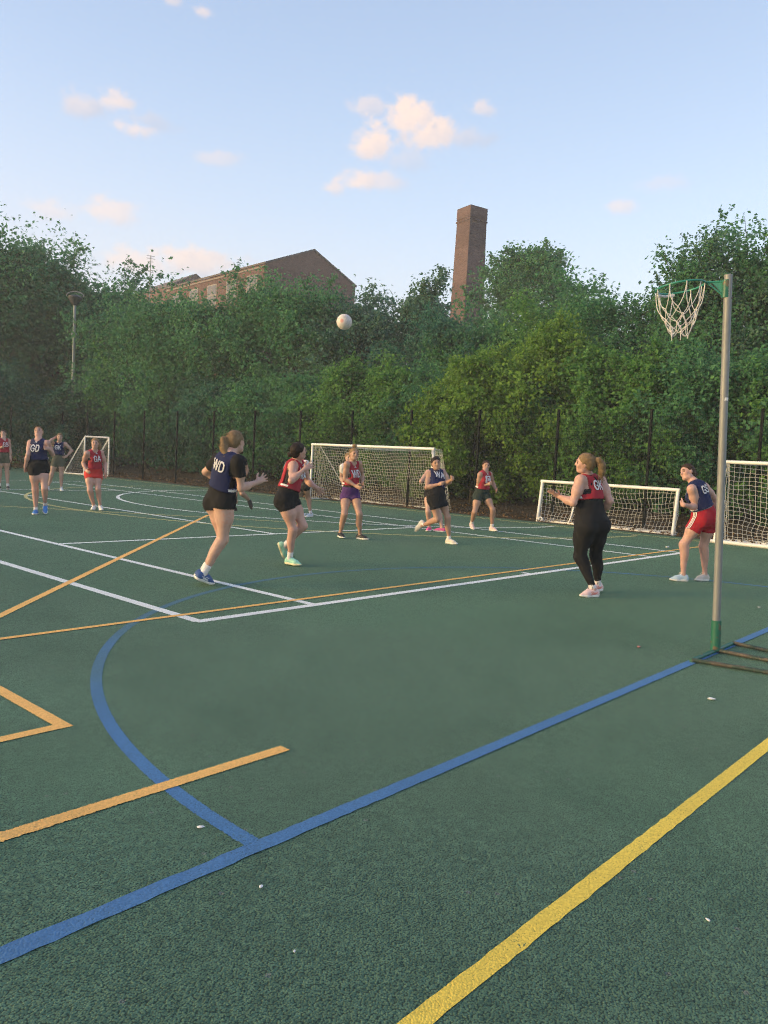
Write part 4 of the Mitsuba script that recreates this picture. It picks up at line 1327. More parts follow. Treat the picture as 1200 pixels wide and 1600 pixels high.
    # ---- hair
    hr = [(ell(hp(0, -.014, .032), HA, np.array([.083, .100, .091]) * s), .03), (ell(hp(0, -.054, -.012), HA, np.array([.071, .060, .078]) * s), .04)]
    tie = None
    if style == 'ponytail':
        pts = tail if tail is not None else [(0, -.105, .045), (0, -.150, .035), (0, -.175, -.03), (0, -.165, -.11), (0, -.150, -.19)]
        pts = [hp(*q) for q in pts]
        rad = np.array([.022, .034, .042, .038, .016]) * s
        for a, b, ra, rb in zip(pts[:-1], pts[1:], rad[:-1], rad[1:]):
            hr.append((cone(a, b, ra, rb), .025))
        tie = pts[0]
    elif style == 'bun_top':
        hr.append((ell(hp(0, -.025, .152), HA, np.array([.043, .043, .037]) * s), .004))
        tie = hp(0, -.025, .120)
    elif style == 'bun_low':
        hr.append((ell(hp(0, -.122, -.028), HA, np.array([.038, .034, .036]) * s), .015))
        tie = hp(0, -.102, -.022)
    elif style == 'bun_high':
        hr.append((ell(hp(0, -.10, .085), HA, np.array([.040, .038, .038]) * s), .015))
        tie = hp(0, -.085, .075)
    nf = f * .75 - hu * .66

    def hair_cut(p, F):
        q = p - hc
        face_side = (q @ nf) / s - .010
        side_low = np.minimum(-(q @ hu) / s - .030, (q @ f) / s + .012)
        low = -(q @ hu) / s - .085
        d_ = np.maximum(np.maximum(face_side, side_low), low)
        near_head = np.linalg.norm(q - (-f * .0) * s, axis=-1) < .135 * s
        rear = (q @ f) / s < -.085
        return np.where(near_head & ~rear, np.maximum(F, d_ * s), F)

    def hair_noise(p):
        q = (p - hc) @ HA.T
        return (meshkit.fbm(q * np.array([70, 20, 34]), 3, 5) - .5) * .010
    add(t, 'hair', solid(hr, min(h, .008), cut=hair_cut, wrinkle=hair_noise), 'm_hair_' + hair, smooth=True)
    if h < .009:
        rs = np.random.default_rng(int(abs(J['pel'][0]) * 1000))
        loose = []
        for _ in range(46):
            a0, e0 = rs.uniform(-2.6, 2.6), rs.uniform(-.2, 1.2)
            st = hp(.086 * math.sin(a0) * math.cos(e0), -.014 - .098 * math.cos(a0) * math.cos(e0) * (1 if abs(a0) < 1.6 else .8), .03 + .092 * math.sin(e0))
            en = st + (rs.normal(size=3) * .028 - f * .02 - hu * .02 * rs.random()) * s
            loose.append(bezier(st, (st + en) / 2 + hu * .012 * s + rs.normal(size=3) * .006, en, 6))
        if style == 'ponytail':
            for _ in range(60):
                i0 = rs.integers(1, 4)
                st = pts[i0] + rs.normal(size=3) * .026 * s
                en = pts[-1] + rs.normal(size=3) * .030 * s - hu * .03 * s * rs.random()
                loose.append(bezier(st, (st + en) / 2 + rs.normal(size=3) * .016 * s, en, 6))
        add(t, 'hair_strands', strands(np.array(loose), .0017, 3), 'm_hair_' + hair, True)
    if tie is not None:
        tr = trimesh.creation.torus(major_radius=.022 * s, minor_radius=.006 * s, major_sections=20, minor_sections=8)
        dv = {'bun_top': hu, 'bun_low': -f, 'ponytail': -f, 'bun_high': unit(hu - f)}[style]
        tr.apply_transform(trimesh.geometry.align_vectors([0, 0, 1], dv))
        tr.apply_translation(tie)
        add(t, 'hair_tie', tr, 'm_strap' if style == 'bun_low' else 'm_black', True)
    if band:
        th2 = np.linspace(0, 2 * np.pi, 40)
        add(t, 'hair_band', tube(np.array([hp(math.cos(a) * .083, .0 + math.sin(a) * .098, .052 + .026 * math.sin(a)) for a in th2]), .005 * s, 6, caps=False), 'm_black', True)

    # ---- clothes
    hc_ = .0095 if h < .009 else .012
    bb = lambda p: (p - J['pel']) @ up / s
    sd_seed = len(t) * 7 + int(abs(J['pel'][0]) * 100) % 91
    # vest or shirt under the bib
    under = list(torso) + [(shoulder[0][0], .05), (shoulder[2][0], .05)]
    for sd in 'LR':
        if sleeves:
            S, E_ = J[sd + 's'], J[sd + 'e']
            under.append((cone(S, S + (E_ - S) * (sleeves + .1), .054 * s * w, .052 * s * w), .05))
    neckball = (cone(J['neck'] + hu * .00 + ch[1] * .028, J['neck'] + hu * .1 + ch[1] * .05, .062 * s, .09 * s), .01)

    def under_cut(p, F):
        F = np.maximum(F, (top_hem - bb(p)) * s)
        for sd in 'LR':
            S, E_ = J[sd + 's'], J[sd + 'e']
            ad = unit(E_ - S)
            if sleeves:
                q = (p - S) @ ad - np.linalg.norm(E_ - S) * sleeves
                reach = np.linalg.norm(p - S - np.clip((p - S) @ ad, 0, 1)[..., None] * ad, axis=-1) < .085 * s
                F = np.where(reach & ((p - S) @ ad > .03), np.maximum(F, q), F)
            else:
                o_ = unit((S - J['neck']) - up * ((S - J['neck']) @ up))
                F = np.maximum(F, np.where((p - sp_(.8)) @ up > -.05, (p - J['neck']) @ o_ - .125 * s, -1))
        return F
    add(t, 'shirt', solid(under, hc_, inflate=(.015 if leggings else .007) * s if not sleeves else .009 * s, cut=under_cut, carve=[neckball], wrinkle=cloth_wrinkle(sd_seed, .004)), 'm_' + top, smooth=True)
    bib_prims = list(torso) + [(shoulder[0][0], .05), (shoulder[2][0], .05)]
    if bib:
        def bib_cut(p, F):
            F = np.maximum(F, (hem - bb(p)) * s)
            q = (p - sp_(.8))
            x = q @ ch[0]
            for sd in 'LR':
                S = J[sd + 's']
                o_ = unit((S - J['neck']) - up * ((S - J['neck']) @ up))
                lim = .128 * s
                hgt = bb(p)
                lateral = (p - J['neck']) @ o_ - lim
                F = np.where(hgt > .30 * s, np.maximum(F, lateral), F)
                if open_sides:
                    yy = (p - sp_(.5)) @ mid[1]
                    xx = np.abs((p - sp_(.5)) @ mid[0])
                    slot = np.minimum.reduce([xx - .070 * s, .036 * s - np.abs(yy + .004), .42 * s - hgt * s, hgt * s - (hem + .045) * s])
                    F = np.maximum(F, slot)
            return F
        cw = cloth_wrinkle(sd_seed + 3, .008)

        def bib_loose(p):
            return cw(p) - .014 * s * np.clip((.40 - bb(p)) / .28, 0, 1)
        bibs = lambda p: field(bib_prims, p) - .0165 * s + bib_loose(p)
        add_bib = add(t, 'bib', solid(bib_prims, hc_, inflate=.0165 * s, cut=bib_cut, carve=[neckball], wrinkle=bib_loose), 'm_' + bib, smooth=True)

        def project(v2, origin, ax_x, ax_y, n, lift):
            p = origin + v2[:, :1] * ax_x + v2[:, 1:2] * ax_y + n * .35
            for _ in range(40):
                d_ = bibs(p)
                p = p - n * np.clip(d_ - lift, -.02, .06)[:, None]
            return p

        def decal(mesh2d, origin, ax_x, ax_y, n, lift):
            m = mesh2d
            for _ in range(4):
                if len(m.vertices) > 9000:
                    break
                el_ = np.linalg.norm(m.vertices[m.edges[:, 0]] - m.vertices[m.edges[:, 1]], axis=1).max()
                if el_ < .02:
                    break
                v_, f_ = trimesh.remesh.subdivide(m.vertices, m.faces)
                m = trimesh.Trimesh(v_, f_, process=False)
            base = project(m.vertices[:, :2], origin, ax_x, ax_y, n, lift)
            return trimesh.Trimesh(base + n * (m.vertices[:, 2:3]), m.faces, process=False)
        for side in (('front', 'back') if letters else ()):
            sgn = 1 if side == 'front' else -1
            n = ch[1] * sgn
            axx = -ch[0] * sgn
            hgt_ = (.13 if side == 'front' else .11) * s if not patch else .105 * s
            tm = meshkit.text_mesh(letters, hgt_, depth=.003, bold=True)
            ctr = (tm.bounds[0] + tm.bounds[1]) / 2
            tm.apply_translation([-ctr[0], -ctr[1], 0])
            tm.vertices[:, 0] *= .68
            org = sp_(.70 if side == 'front' else .78)
            if patch and side == 'front':
                sq = trimesh.creation.box(extents=[.15 * s, .16 * s, .003])
                sq = sq.subdivide().subdivide().subdivide()
                add(add_bib, 'patch', decal(sq, org, axx, ch[2], n, .007), 'm_letter', True)
                add(add_bib, 'lettering', decal(tm, org, axx, ch[2], n, .011), 'm_' + bib, 30)
            else:
                add(add_bib, 'lettering', decal(tm, org, axx, ch[2], n, .007), 'm_letter', 30)
            if side == 'front':
                em = trimesh.creation.extrude_polygon(Polygon([(-.030, -.012), (-.008, .004), (-.012, .018), (.006, .018), (.010, .004), (.030, -.012), (.012, -.010), (0, -.002), (-.012, -.010)]), .003, engine='earcut')
                add(add_bib, 'emblem', decal(em, org + ch[2] * .115 * s, axx, ch[2], n, .008), 'm_letter', 30)
        # the pale elastic tab at each side of the waist
        for sg in (-1, 1):
            rows = []
            for a in np.linspace(-.055, .055, 9):
                p = (sp_(.0) + up * (hem + .028) * s) + mid[0] * sg * .3 + mid[1] * a * s
                for _ in range(30):
                    p = p - mid[0] * sg * np.clip(bibs(p[None])[0] - .006, -.02, .05)
                rows.append(p)
            rows = np.array(rows)
            hw = up * .013 * s
            v_ = np.vstack([rows - hw, rows + hw, rows + hw - mid[0] * sg * .008, rows - hw - mid[0] * sg * .008])
            n_ = len(rows)
            f_ = []
            for k2 in range(4):
                for i in range(n_ - 1):
                    a, b = k2 * n_ + i, k2 * n_ + i + 1
                    c, d2 = ((k2 + 1) % 4) * n_ + i + 1, ((k2 + 1) % 4) * n_ + i
                    f_ += [[a, b, c], [a, c, d2]]
            m = trimesh.Trimesh(v_, f_, process=False)
            m.fix_normals()
            add(add_bib, 'side_tab', m, 'm_strap', 30)
    # shorts, skirt or leggings
    low = [x for x in torso[5:]] + [(ell(sp_(.2), mid, np.array([.124 * w, .092 * w, .10]) * s), .07)]

    def waist(p, F):
        return np.maximum(F, (bb(p) - .125) * s)
    if leggings:
        lp = list(low)
        for sd in 'LR':
            lp += legs[sd] + calves[sd]

        def lcut(p, F):
            F = waist(p, F)
            for sd in 'LR':
                sh = unit(J[sd + 'k'] - J[sd + 'a'])
                q = .045 * s - (p - J[sd + 'a']) @ sh
                nr = np.linalg.norm(p - J[sd + 'a'], axis=-1) < .14
                F = np.where(nr, np.maximum(F, q), F)
            return F
        add(t, 'leggings', solid(lp, hc_, inflate=.006 * s, cut=lcut, wrinkle=cloth_wrinkle(sd_seed + 9, .004)), 'm_' + shorts, smooth=True)
    else:
        lp = list(low)
        for sd in 'LR':
            Hh, K_ = J[sd + 'h'], J[sd + 'k']
            e_ = Hh + (K_ - Hh) * (short_len + .12)
            flare = 1.08 if skirt else 1.05
            lp.append((cone(Hh, e_, .092 * s * w * leg_scale, .086 * s * w * leg_scale * flare), .05))
        if skirt:
            e_ = [J[sd + 'h'] + (J[sd + 'k'] - J[sd + 'h']) * short_len for sd in 'LR']
            c_ = (e_[0] + e_[1]) / 2
            lp.append((cone(J['pel'] - up * .02, c_, .112 * s * w, .112 * s * w), .06))

        def scut(p, F):
            F = waist(p, F)
            dl = np.full(p.shape[:-1], 9.0)
            ax = []
            for sd in 'LR':
                Hh, K_ = J[sd + 'h'], J[sd + 'k']
                td = unit(K_ - Hh)
                q = (p - Hh) @ td - np.linalg.norm(K_ - Hh) * short_len
                x = np.linalg.norm(p - Hh - np.clip((p - Hh) @ td, 0, .45)[..., None] * td, axis=-1)
                ax.append((x, q))
            near0 = ax[0][0] < ax[1][0]
            q = np.where(near0, ax[0][1], ax[1][1])
            if skirt:
                q = np.minimum(ax[0][1], ax[1][1]) * .5 + np.maximum(ax[0][1], ax[1][1]) * .5
            return np.maximum(F, q)
        key_s = add(t, 'skirt' if skirt else 'shorts', solid(lp, hc_, inflate=.009 * s, cut=scut, wrinkle=cloth_wrinkle(sd_seed + 9, .006, 1.2 if not skirt else 1.6)), 'm_' + shorts, smooth=True)
        if stripes:
            sf = lambda p: field(lp, p) - .011 * s
            for sd in 'LR':
                sg = 1 if sd == 'R' else -1
                Hh, K_ = J[sd + 'h'], J[sd + 'k']
                td = unit(K_ - Hh)
                outv = unit(pe[0] * sg - td * (pe[0] @ td) * sg)
                fwd = np.cross(outv, td) * sg
                for k2 in (-1, 0, 1):
                    rows = []
                    for u_ in np.linspace(-.16, short_len - .01, 16):
                        base = Hh + td * np.linalg.norm(K_ - Hh) * u_ if u_ > 0 else Hh + (td * .3 - up * .7) * .41 * u_ * .9
                        p = base + outv * .26 + (pe[1] * .022 * k2 + pe[1] * .012) * s
                        for _ in range(30):
                            p = p - outv * np.clip(sf(p[None])[0] - .005, -.02, .05)
                        rows.append(p)
                    rows = np.array(rows)
                    hw = pe[1] * .0065 * s
                    v_ = np.vstack([rows - hw, rows + hw])
                    i_ = np.arange(15)
                    f_ = np.vstack([np.stack([i_, i_ + 1, i_ + 17], 1), np.stack([i_, i_ + 17, i_ + 16], 1)])
                    back = v_ - outv * .004
                    m = trimesh.Trimesh(np.vstack([v_, back]), np.vstack([f_, f_[:, ::-1] + 32]), process=False)
                    add(key_s, 'stripe', m, 'm_strap', False)

    # ---- socks and shoes
    for i_s, sd in enumerate('LR'):
        FR, A_ = foot_frames[sd], J[sd + 'a']
        sh = unit(J[sd + 'k'] - A_)
        fp = lambda x, y, z: A_ + (FR[0] * x + FR[1] * y + FR[2] * z) * s
        if sock:
            add(t, 'sock', solid([(cone(fp(0, -.004, -.03), A_ + sh * sock, .038 * s, .040 * s), .02)], .008, cut=lambda p, F: np.maximum(F, (p - A_) @ sh - sock), wrinkle=cloth_wrinkle(3, .003)), 'm_sock', smooth=True)
        colr = shoe if (i_s == 0 or not shoe2) else shoe2
        up_ = [(cone(fp(0, -.036, -.046), fp(0, -.030, -.015), .033 * s, .031 * s), .03), (cone(fp(0, -.03, -.052), fp(0, .105, -.058), .036 * s, .039 * s), .04), (cone(fp(0, .095, -.060), fp(-.006, .165, -.068), .037 * s, .026 * s), .03),
               (cone(fp(0, .02, -.018), fp(0, .100, -.050), .033 * s, .027 * s), .03)]

        def shcut(p, F):
            z_ = (p - A_) @ FR[2] / s
            y_ = (p - A_) @ FR[1] / s
            F = np.maximum(F, (-.068 - z_) * s)
            return np.maximum(F, np.where(y_ < .03, (z_ - .004) * s, -1))
        hs_ = .0075 if h < .009 else .010
        add_shoe = add(t, 'shoe', solid(up_, hs_, cut=shcut), 'm_shoe_' + colr, smooth=True)
        so = [(cone(fp(0, -.036, -.072), fp(0, .0, -.072), .039 * s, .036 * s), .03), (cone(fp(0, .0, -.072), fp(0, .11, -.072), .036 * s, .044 * s), .04), (cone(fp(0, .11, -.072), fp(-.005, .170, -.070), .043 * s, .030 * s), .03)]

        def socut(p, F):
            z_ = (p - A_) @ FR[2] / s
            y_ = (p - A_) @ FR[1] / s
            top_ = -.058 + .006 * np.clip(-y_ / .05, 0, 1)
            bot = -.089 + .014 * np.clip((y_ - .11) / .08, 0, 1)
            return np.maximum.reduce([F, (z_ - top_) * s, (bot - z_) * s])
        add(add_shoe, 'sole', solid(so, hs_, cut=socut), sole, smooth=50)
        if laces:
            lc = []
            for k2 in range(4):
                y0, z0 = .035 + .018 * k2, .004 - .0095 * k2
                lc.append(tube([fp(-.02, y0, z0 - .004), fp(0, y0 + .004, z0 + .006), fp(.02, y0, z0 - .004)], .003 * s, 5))
            lc.append(tube(bezier(fp(0, .03, .01), fp(.03, .04, .05), fp(.035, .05, .0), 8), .003 * s, 5))
            lc.append(tube(bezier(fp(0, .03, .01), fp(-.03, .04, .05), fp(-.035, .05, .0), 8), .003 * s, 5))
            add(add_shoe, 'laces', cat(lc), laces, True)
        if shoe_mark:
            sf = lambda p: field(up_, p)
            mk = []
            for sg in (-1, 1):
                for (y0, z0, y1, z1) in ((-.005, -.055, .045, -.018), (.018, -.058, .066, -.026), (-.03, -.03, .055, -.05), (-.02, -.042, .07, -.058)):
                    pts = []
                    for q_ in np.linspace(0, 1, 7):
                        p = fp(sg * .12, y0 + (y1 - y0) * q_, z0 + (z1 - z0) * q_)
                        for _ in range(25):
                            p = p - FR[0] * sg * np.clip(sf(p[None])[0] - .001, -.02, .04)
                        pts.append(p)
                    mk.append(tube(pts, .0035 * s, 5))
            add(add_shoe, 'shoe_stripe', cat(mk), shoe_mark, True)
    return t


# joints in metres (x, y, z): pel neck head Ls Le Lw Lf Rs Re Rw Rf Lh Lk La Lt Rh Rk Ra Rt
JN = 'pel neck head Ls Le Lw Lf Rs Re Rw Rf Lh Lk La Lt Rh Rk Ra Rt'.split()
POSES = {
    'wing_defence': [[-1.791,8.479,0.957],[-1.682,8.362,1.435],[-1.642,8.47,1.586],[-1.825,8.445,1.382],[-1.992,8.632,1.237],[-1.796,8.728,1.125],[-1.772,8.795,1.279],[-1.562,8.251,1.382],[-1.535,8.315,1.093],[-1.399,8.509,1.157],[-1.298,8.619,1.234],[-1.85,8.543,0.928],[-1.764,8.572,0.509],[-1.96,8.541,0.146],[-1.886,8.687,0.033],[-1.717,8.424,0.941],[-1.734,8.426,0.516],[-1.916,8.394,0.147],[-1.827,8.529,0.032]],
    'centre_red': [[-1.306,10.326,0.921],[-1.195,10.398,1.396],[-1.163,10.278,1.531],[-1.13,10.547,1.345],[-1.064,10.703,1.12],[-0.932,10.515,1.053],[-0.854,10.603,0.938],[-1.216,10.241,1.333],[-1.212,10.033,1.144],[-1.06,10.145,1.298],[-0.931,10.203,1.387],[-1.262,10.405,0.903],[-1.069,10.382,0.537],[-1.309,10.491,0.245],[-1.302,10.575,0.065],[-1.318,10.242,0.886],[-1.193,10.277,0.49],[-1.226,10.372,0.104],[-1.066,10.274,0.034]],
    'goal_attack_bun': [[-0.636,14.321,0.831],[-0.636,14.269,1.364],[-0.599,14.257,1.55],[-0.5,14.359,1.389],[-0.434,14.47,1.139],[-0.424,14.267,1.007],[-0.358,14.124,0.955],[-0.718,14.122,1.368],[-0.74,14.182,1.089],[-0.53,14.132,0.973],[-0.423,14.012,0.933],[-0.553,14.356,0.785],[-0.447,14.129,0.468],[-0.421,14.268,0.089],[-0.251,14.181,0.036],[-0.717,14.343,0.778],[-0.714,14.099,0.456],[-0.781,14.286,0.104],[-0.707,14.114,0.035]],
    'white_sleeve': [[-0.775,17.248,0.747],[-0.827,17.246,1.282],[-0.838,17.248,1.48],[-0.698,17.34,1.291],[-0.643,17.172,1.07],[-0.699,17.294,0.88],[-0.711,17.399,0.759],[-0.956,17.151,1.282],[-0.983,17.293,1.041],[-0.903,17.189,0.846],[-0.873,17.283,0.717],[-0.695,17.272,0.688],[-0.565,17.087,0.353],[-0.514,17.358,0.082],[-0.478,17.171,0.032],[-0.849,17.228,0.683],[-0.869,17.025,0.336],[-0.928,17.311,0.082],[-0.941,17.12,0.031]],
    'wing_attack_navy': [[0.937,14.186,0.897],[0.91,14.404,1.337],[0.899,14.267,1.461],[1.052,14.49,1.3],[1.09,14.312,1.086],[1.197,14.124,1.183],[1.239,13.978,1.241],[0.788,14.316,1.253],[0.753,14.161,1.017],[0.972,14.082,1.089],[1.034,13.935,1.127],[1.008,14.242,0.872],[1.166,14.217,0.481],[1.221,14.28,0.089],[1.37,14.158,0.035],[0.87,14.139,0.857],[0.97,14.109,0.444],[0.723,14.382,0.304],[0.607,14.469,0.168]],
    'pink_shoes': [[1.007,16.691,0.82],[1.048,16.717,1.322],[1.061,16.649,1.491],[1.211,16.682,1.305],[1.375,16.673,1.073],[1.15,16.689,0.992],[1.154,16.69,0.827],[0.898,16.749,1.26],[0.753,16.607,1.061],[0.879,16.776,1.174],[0.95,16.883,1.275],[1.068,16.626,0.8],[1.159,16.808,0.448],[1.264,16.691,0.085],[1.07,16.694,0.035],[0.943,16.748,0.787],[0.937,16.555,0.429],[0.993,16.743,0.086],[0.934,16.559,0.033]],
    'red_runner': [[2.178,17.63,0.837],[2.223,17.552,1.332],[2.251,17.673,1.465],[2.353,17.654,1.282],[2.458,17.809,1.067],[2.5,17.615,0.938],[2.528,17.468,0.872],[2.098,17.464,1.259],[2.077,17.556,0.991],[2.289,17.453,1.054],[2.362,17.308,1.086],[2.263,17.662,0.816],[2.442,17.51,0.484],[2.458,17.605,0.092],[2.56,17.443,0.036],[2.102,17.604,0.791],[2.028,17.451,0.418],[2.01,17.736,0.146],[2.045,17.576,0.029]],
    'goal_keeper_red': [[2.417,9.06,0.893],[2.353,9.129,1.399],[2.293,9.053,1.557],[2.237,8.985,1.362],[2.161,8.935,1.093],[2.017,9.117,1.164],[1.887,9.029,1.216],[2.525,9.207,1.373],[2.625,9.089,1.13],[2.582,9.261,0.964],[2.473,9.368,1.03],[2.332,9.011,0.858],[2.327,9.117,0.46],[2.503,9.071,0.09],[2.326,8.982,0.034],[2.506,9.104,0.863],[2.548,9.248,0.477],[2.639,9.396,0.112],[2.477,9.308,0.038]],
    'goal_shooter_navy': [[4.469,10.835,0.913],[4.278,10.839,1.376],[4.203,10.923,1.524],[4.192,10.706,1.298],[4.304,10.76,1.04],[4.09,10.649,1.074],[4.06,10.811,1.09],[4.447,10.892,1.332],[4.658,10.997,1.166],[4.7,11.027,0.929],[4.547,11.086,0.962],[4.384,10.81,0.892],[4.2,10.838,0.515],[4.224,10.831,0.092],[4.027,10.815,0.033],[4.551,10.872,0.905],[4.529,10.965,0.495],[4.596,11.003,0.09],[4.423,10.914,0.036]],
    'goal_shooter_red': [[-11.406,23.231,0.987],[-11.401,23.196,1.505],[-11.433,23.277,1.668],[-11.309,23.331,1.471],[-11.239,23.309,1.191],[-11.215,23.294,0.948],[-11.231,23.331,0.788],[-11.498,23.066,1.46],[-11.546,23.142,1.189],[-11.341,23.043,1.275],[-11.301,23.201,1.3],[-11.335,23.284,0.947],[-11.334,23.339,0.528],[-11.313,23.366,0.097],[-11.219,23.198,0.036],[-11.485,23.198,0.942],[-11.51,23.245,0.525],[-11.511,23.261,0.096],[-11.446,23.08,0.035]],
    'goal_defence_navy': [[-7.028,15.783,0.985],[-7.027,15.755,1.511],[-7.07,15.845,1.675],[-6.848,15.75,1.461],[-6.817,15.934,1.23],[-6.787,15.707,1.335],[-6.806,15.539,1.371],[-7.201,15.771,1.448],[-7.167,15.606,1.203],[-7.245,15.669,0.975],[-7.3,15.777,0.855],[-6.96,15.85,0.941],[-6.872,15.726,0.538],[-6.947,15.942,0.196],[-6.89,15.823,0.03],[-7.09,15.717,0.935],[-7.086,15.781,0.509],[-7.089,15.833,0.091],[-7.036,15.638,0.033]],
    'goal_keeper_navy': [[-10.065,23.968,0.966],[-10.068,23.999,1.486],[-10.027,23.929,1.655],[-9.904,24.041,1.464],[-9.732,24.138,1.255],[-9.84,24.012,1.076],[-9.898,23.867,1.014],[-10.234,23.99,1.438],[-10.227,23.715,1.523],[-10.175,23.929,1.634],[-10.138,24.075,1.711],[-9.981,24.0,0.921],[-9.982,24.009,0.497],[-9.99,24.047,0.09],[-9.887,23.879,0.033],[-10.146,23.933,0.912],[-10.242,23.906,0.497],[-10.343,23.911,0.093],[-10.3,23.72,0.035]],
    'goal_attack_red': [[-6.615,17.68,0.854],[-6.573,17.559,1.341],[-6.538,17.499,1.511],[-6.467,17.699,1.304],[-6.391,17.765,1.043],[-6.337,17.631,0.852],[-6.36,17.739,0.731],[-6.697,17.442,1.279],[-6.817,17.557,1.047],[-6.693,17.433,0.885],[-6.588,17.315,0.843],[-6.558,17.757,0.82],[-6.47,17.564,0.475],[-6.45,17.681,0.09],[-6.342,17.523,0.035],[-6.694,17.633,0.82],[-6.632,17.51,0.442],[-6.6,17.694,0.09],[-6.56,17.505,0.034]],
    'black_shoes': [[-3.695,19.648,0.793],[-3.715,19.618,1.324],[-3.749,19.605,1.515],[-3.847,19.703,1.271],[-3.849,19.567,1.021],[-3.893,19.557,0.785],[-3.884,19.559,0.62],[-3.568,19.544,1.296],[-3.487,19.636,1.039],[-3.57,19.619,0.814],[-3.616,19.611,0.656],[-3.756,19.595,0.736],[-3.731,19.391,0.39],[-3.783,19.639,0.087],[-3.893,19.481,0.033],[-3.641,19.712,0.735],[-3.564,19.429,0.453],[-3.389,19.721,0.252],[-3.336,19.728,0.056]],
    'white_shirt': [[-1.981,18.788,0.824],[-2.046,18.797,1.348],[-2.086,18.798,1.535],[-2.141,18.925,1.3],[-2.214,18.791,1.059],[-2.099,18.81,0.85],[-2.078,18.812,0.686],[-1.918,18.695,1.313],[-1.978,18.827,1.067],[-2.058,18.814,0.842],[-2.167,18.802,0.718],[-2.041,18.832,0.759],[-2.218,18.795,0.392],[-1.972,18.825,0.085],[-2.164,18.802,0.035],[-1.909,18.732,0.788],[-1.866,18.978,0.466],[-1.781,18.936,0.089],[-1.91,18.793,0.033]],
}


def who(name, label, face, h, **k):
    return build_person(label, dict(zip(JN, POSES[name])), face, h, **k)


who('wing_defence', 'player seen from behind in navy bib over black t-shirt, long fair ponytail', (.46, .88, .06), .0075, skin='fair', hair='light_brown', style='ponytail', bib='navy_bib', letters='WD', top='black', sleeves=.58, shorts='black',
    short_len=.20, shoe='deep_blue', shoe_mark='m_strap', sock=.10, H=1.70, hand=('rela', 'openaway'), leg_scale=1.08, hem=.13, tail=[(-.030, -.100, .035), (-.055, -.130, .015), (-.035, -.150, -.07), (.0, -.155, -.16), (.015, -.150, -.26)], open_sides=True, top_hem=.02)
who('centre_red', 'player in red bib looking up right, dark low bun, mint green shoes', (.86, .42, .24), .0075, skin='rosy', hair='dark', style='bun_low', bib='red_bib', letters='WA', top='charcoal', shorts='black', short_len=.34, shoe='mint', sole='m_sole_cream',
    laces='m_black', sock=.085, H=1.66, hand=('open', 'openaway'), leg_scale=1.08, hem=.10)
who('goal_attack_bun', 'player in red bib and purple shorts, blond bun on top of head', (.42, -.88, .02), .0085, skin='tan', hair='blonde', style='bun_top', bib='red_bib', letters='WD', top='charcoal', shorts='purple', short_len=.26, shoe='black', sock=0.0, H=1.67,
    hand=('rela', 'rela'), hem=.16, girth=.95, top_hem=.05)
who('white_sleeve', 'player in white t-shirt almost hidden behind the purple shorts player', (.3, -.9, 0), .011, skin='fair', hair='blonde', style='bun_low', bib='navy_bib', letters='C', top='white_cloth', sleeves=.5, shorts='black', shoe='white', H=1.64, hand=('rela', 'rela'))
who('wing_attack_navy', 'running player in navy bib and short black skirt, white shoes, before the goal', (.22, -.95, .05), .0085, skin='tan', hair='dark', style='ponytail', bib='navy_bib', letters='WA', top='black', shorts='black', skirt=True, short_len=.50, shoe='cream', sock=.06, H=1.66,
    hand=('fist', 'fist'), hem=.10, girth=.93, tail=[(.0, -.105, .02), (-.03, -.13, -.0), (-.05, -.12, -.06), (-.06, -.10, -.11), (-.06, -.09, -.15)], open_sides=False)
who('pink_shoes', 'player with bright pink shoes mostly hidden behind the running navy bib player', (.2, -.9, 0), .011, skin='fair', hair='dark', style='bun_low', bib='navy_bib', letters='C', top='black', shorts='black', short_len=.22, shoe='pink', sock=0.0, H=1.66, hand=('rela', 'rela'))
who('red_runner', 'running player in red bib with a white square patch and dark green shorts', (.12, -.98, -.02), .0085, skin='tan', hair='brown', style='bun_high', bib='red_bib', letters='C', patch=True, top='red_bib', shorts='dark_green', short_len=.36, shoe='pale_pink', sock=.075, H=1.66,
    hand=('rela', 'fist'), hem=.12, girth=.97, leg_scale=1.02)
who('goal_keeper_red', 'player in red bib and black leggings looking left, fair ponytail', (-.95, .28, .03), .0075, skin='rosy', hair='light_brown', style='ponytail', bib='red_bib', letters='GK', top='black', shorts='black', leggings=True, shoe='pale_pink', shoe_mark='m_mark_coral', sock=.07,
    laces='m_black', H=1.68, hand=('open', 'rela'), girth=1.22, hem=.24, top_hem=-.03, open_sides=True, tail=[(0, -.105, .04), (-.0, -.150, .045), (-.0, -.185, -.01), (-.0, -.195, -.085), (-.0, -.195, -.15)])
who('goal_shooter_navy', 'player in navy bib and red white-striped shorts leaning forward beside the netball post', (-.90, -.32, -.03), .0075, skin='rosy', hair='brown', style='bun_low', bib='navy_bib', letters='GS', top='grey_cloth', shorts='red_short', short_len=.47, shoe='light_blue', shoe2='sand',
    laces='m_strap', sock=0.0, H=1.68, hand=('rela', 'rela'), hem=.135, girth=1.06, stripes=True, top_hem=.09)
who('goal_shooter_red', 'player in red bib and olive shorts cut by the left edge of the picture', (.2, -.95, 0), .011, skin='fair', hair='brown', style='bun_high', bib='red_bib', letters='GS', top='black', shorts='olive', short_len=.36, shoe='black', sock=.09, H=1.68, hand=('rela', 'rela'), hem=.13)
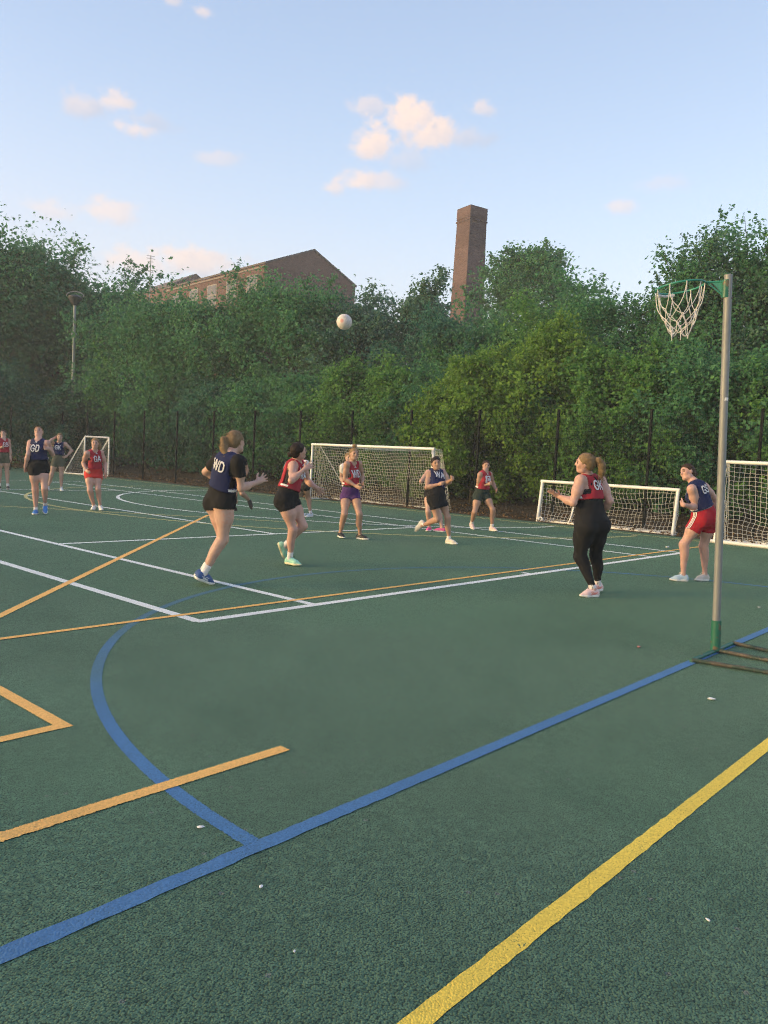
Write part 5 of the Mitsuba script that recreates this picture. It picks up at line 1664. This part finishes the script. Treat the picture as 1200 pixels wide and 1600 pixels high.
who('goal_defence_navy', 'player in navy bib with raised chin, black shorts and bright blue shoes', (.16, -.90, .34), .0095, skin='rosy', hair='blonde', style='bun_high', bib='navy_bib', letters='GD', top='black', shorts='black', short_len=.30, shoe='blue', sock=.06, H=1.74, hand=('rela', 'rela'), hem=.13,
    girth=1.06, band=True)
who('goal_keeper_navy', 'player in navy bib and olive shorts, one hand on hip, other behind head', (.35, -.9, 0), .011, skin='fair', hair='light_brown', style='ponytail', bib='navy_bib', letters='GK', top='black', shorts='olive', short_len=.40, shoe='white_grey', sock=.05, H=1.70, hand=('rela', 'rela'),
    hem=.15, open_sides=False)
who('goal_attack_red', 'player in red bib and bright coral skirt before the far left goal', (.30, -.94, -.05), .0095, skin='rosy', hair='blonde', style='ponytail', bib='red_bib', letters='GA', top='black', shorts='coral', skirt=True, short_len=.36, shoe='white', sock=0.03, H=1.66, hand=('rela', 'rela'),
    hem=.11, girth=1.04, leg_scale=1.02, tail=[(-.03, -.10, .03), (-.07, -.11, .0), (-.085, -.10, -.05), (-.09, -.09, -.10), (-.09, -.08, -.14)])
who('black_shoes', 'player in black shoes, one heel raised, hidden behind the long fair ponytail player', (-.75, -.45, .1), .011, skin='tan', hair='brown', style='bun_low', bib='navy_bib', letters='C', top='black', sleeves=.5, shorts='black', short_len=.3, shoe='black', sole='m_sole_dark', sock=0.0, H=1.66, hand=('rela', 'rela'))
who('white_shirt', 'player in white t-shirt and white shoes hidden behind the mint green shoes player', (-.5, .5, .2), .011, skin='tan', hair='brown', style='bun_low', bib='red_bib', letters='C', top='white_cloth', sleeves=.5, shorts='charcoal', short_len=.3, shoe='white_grey', sock=.06, H=1.66, hand=('rela', 'rela'))
# ------------------------------------------------------------------ evening haze: one closed box of thin air round everything
scene['air'] = {'type': 'homogeneous', 'albedo': {'type': 'rgb', 'value': [.95, .95, .95]}, 'sigma_t': HAZE}
scene['haze'] = {'type': 'cube', 'to_world': T().translate([0, 60, 14.5]).scale([5000, 5000, 15.9]), 'bsdf': {'type': 'null'}, 'interior': {'type': 'ref', 'id': 'air'}}
labels['haze'] = {'label': 'thin evening haze in the air over the court and trees', 'category': 'haze', 'kind': 'stuff'}
scene['camera']['medium'] = {'type': 'ref', 'id': 'air'}
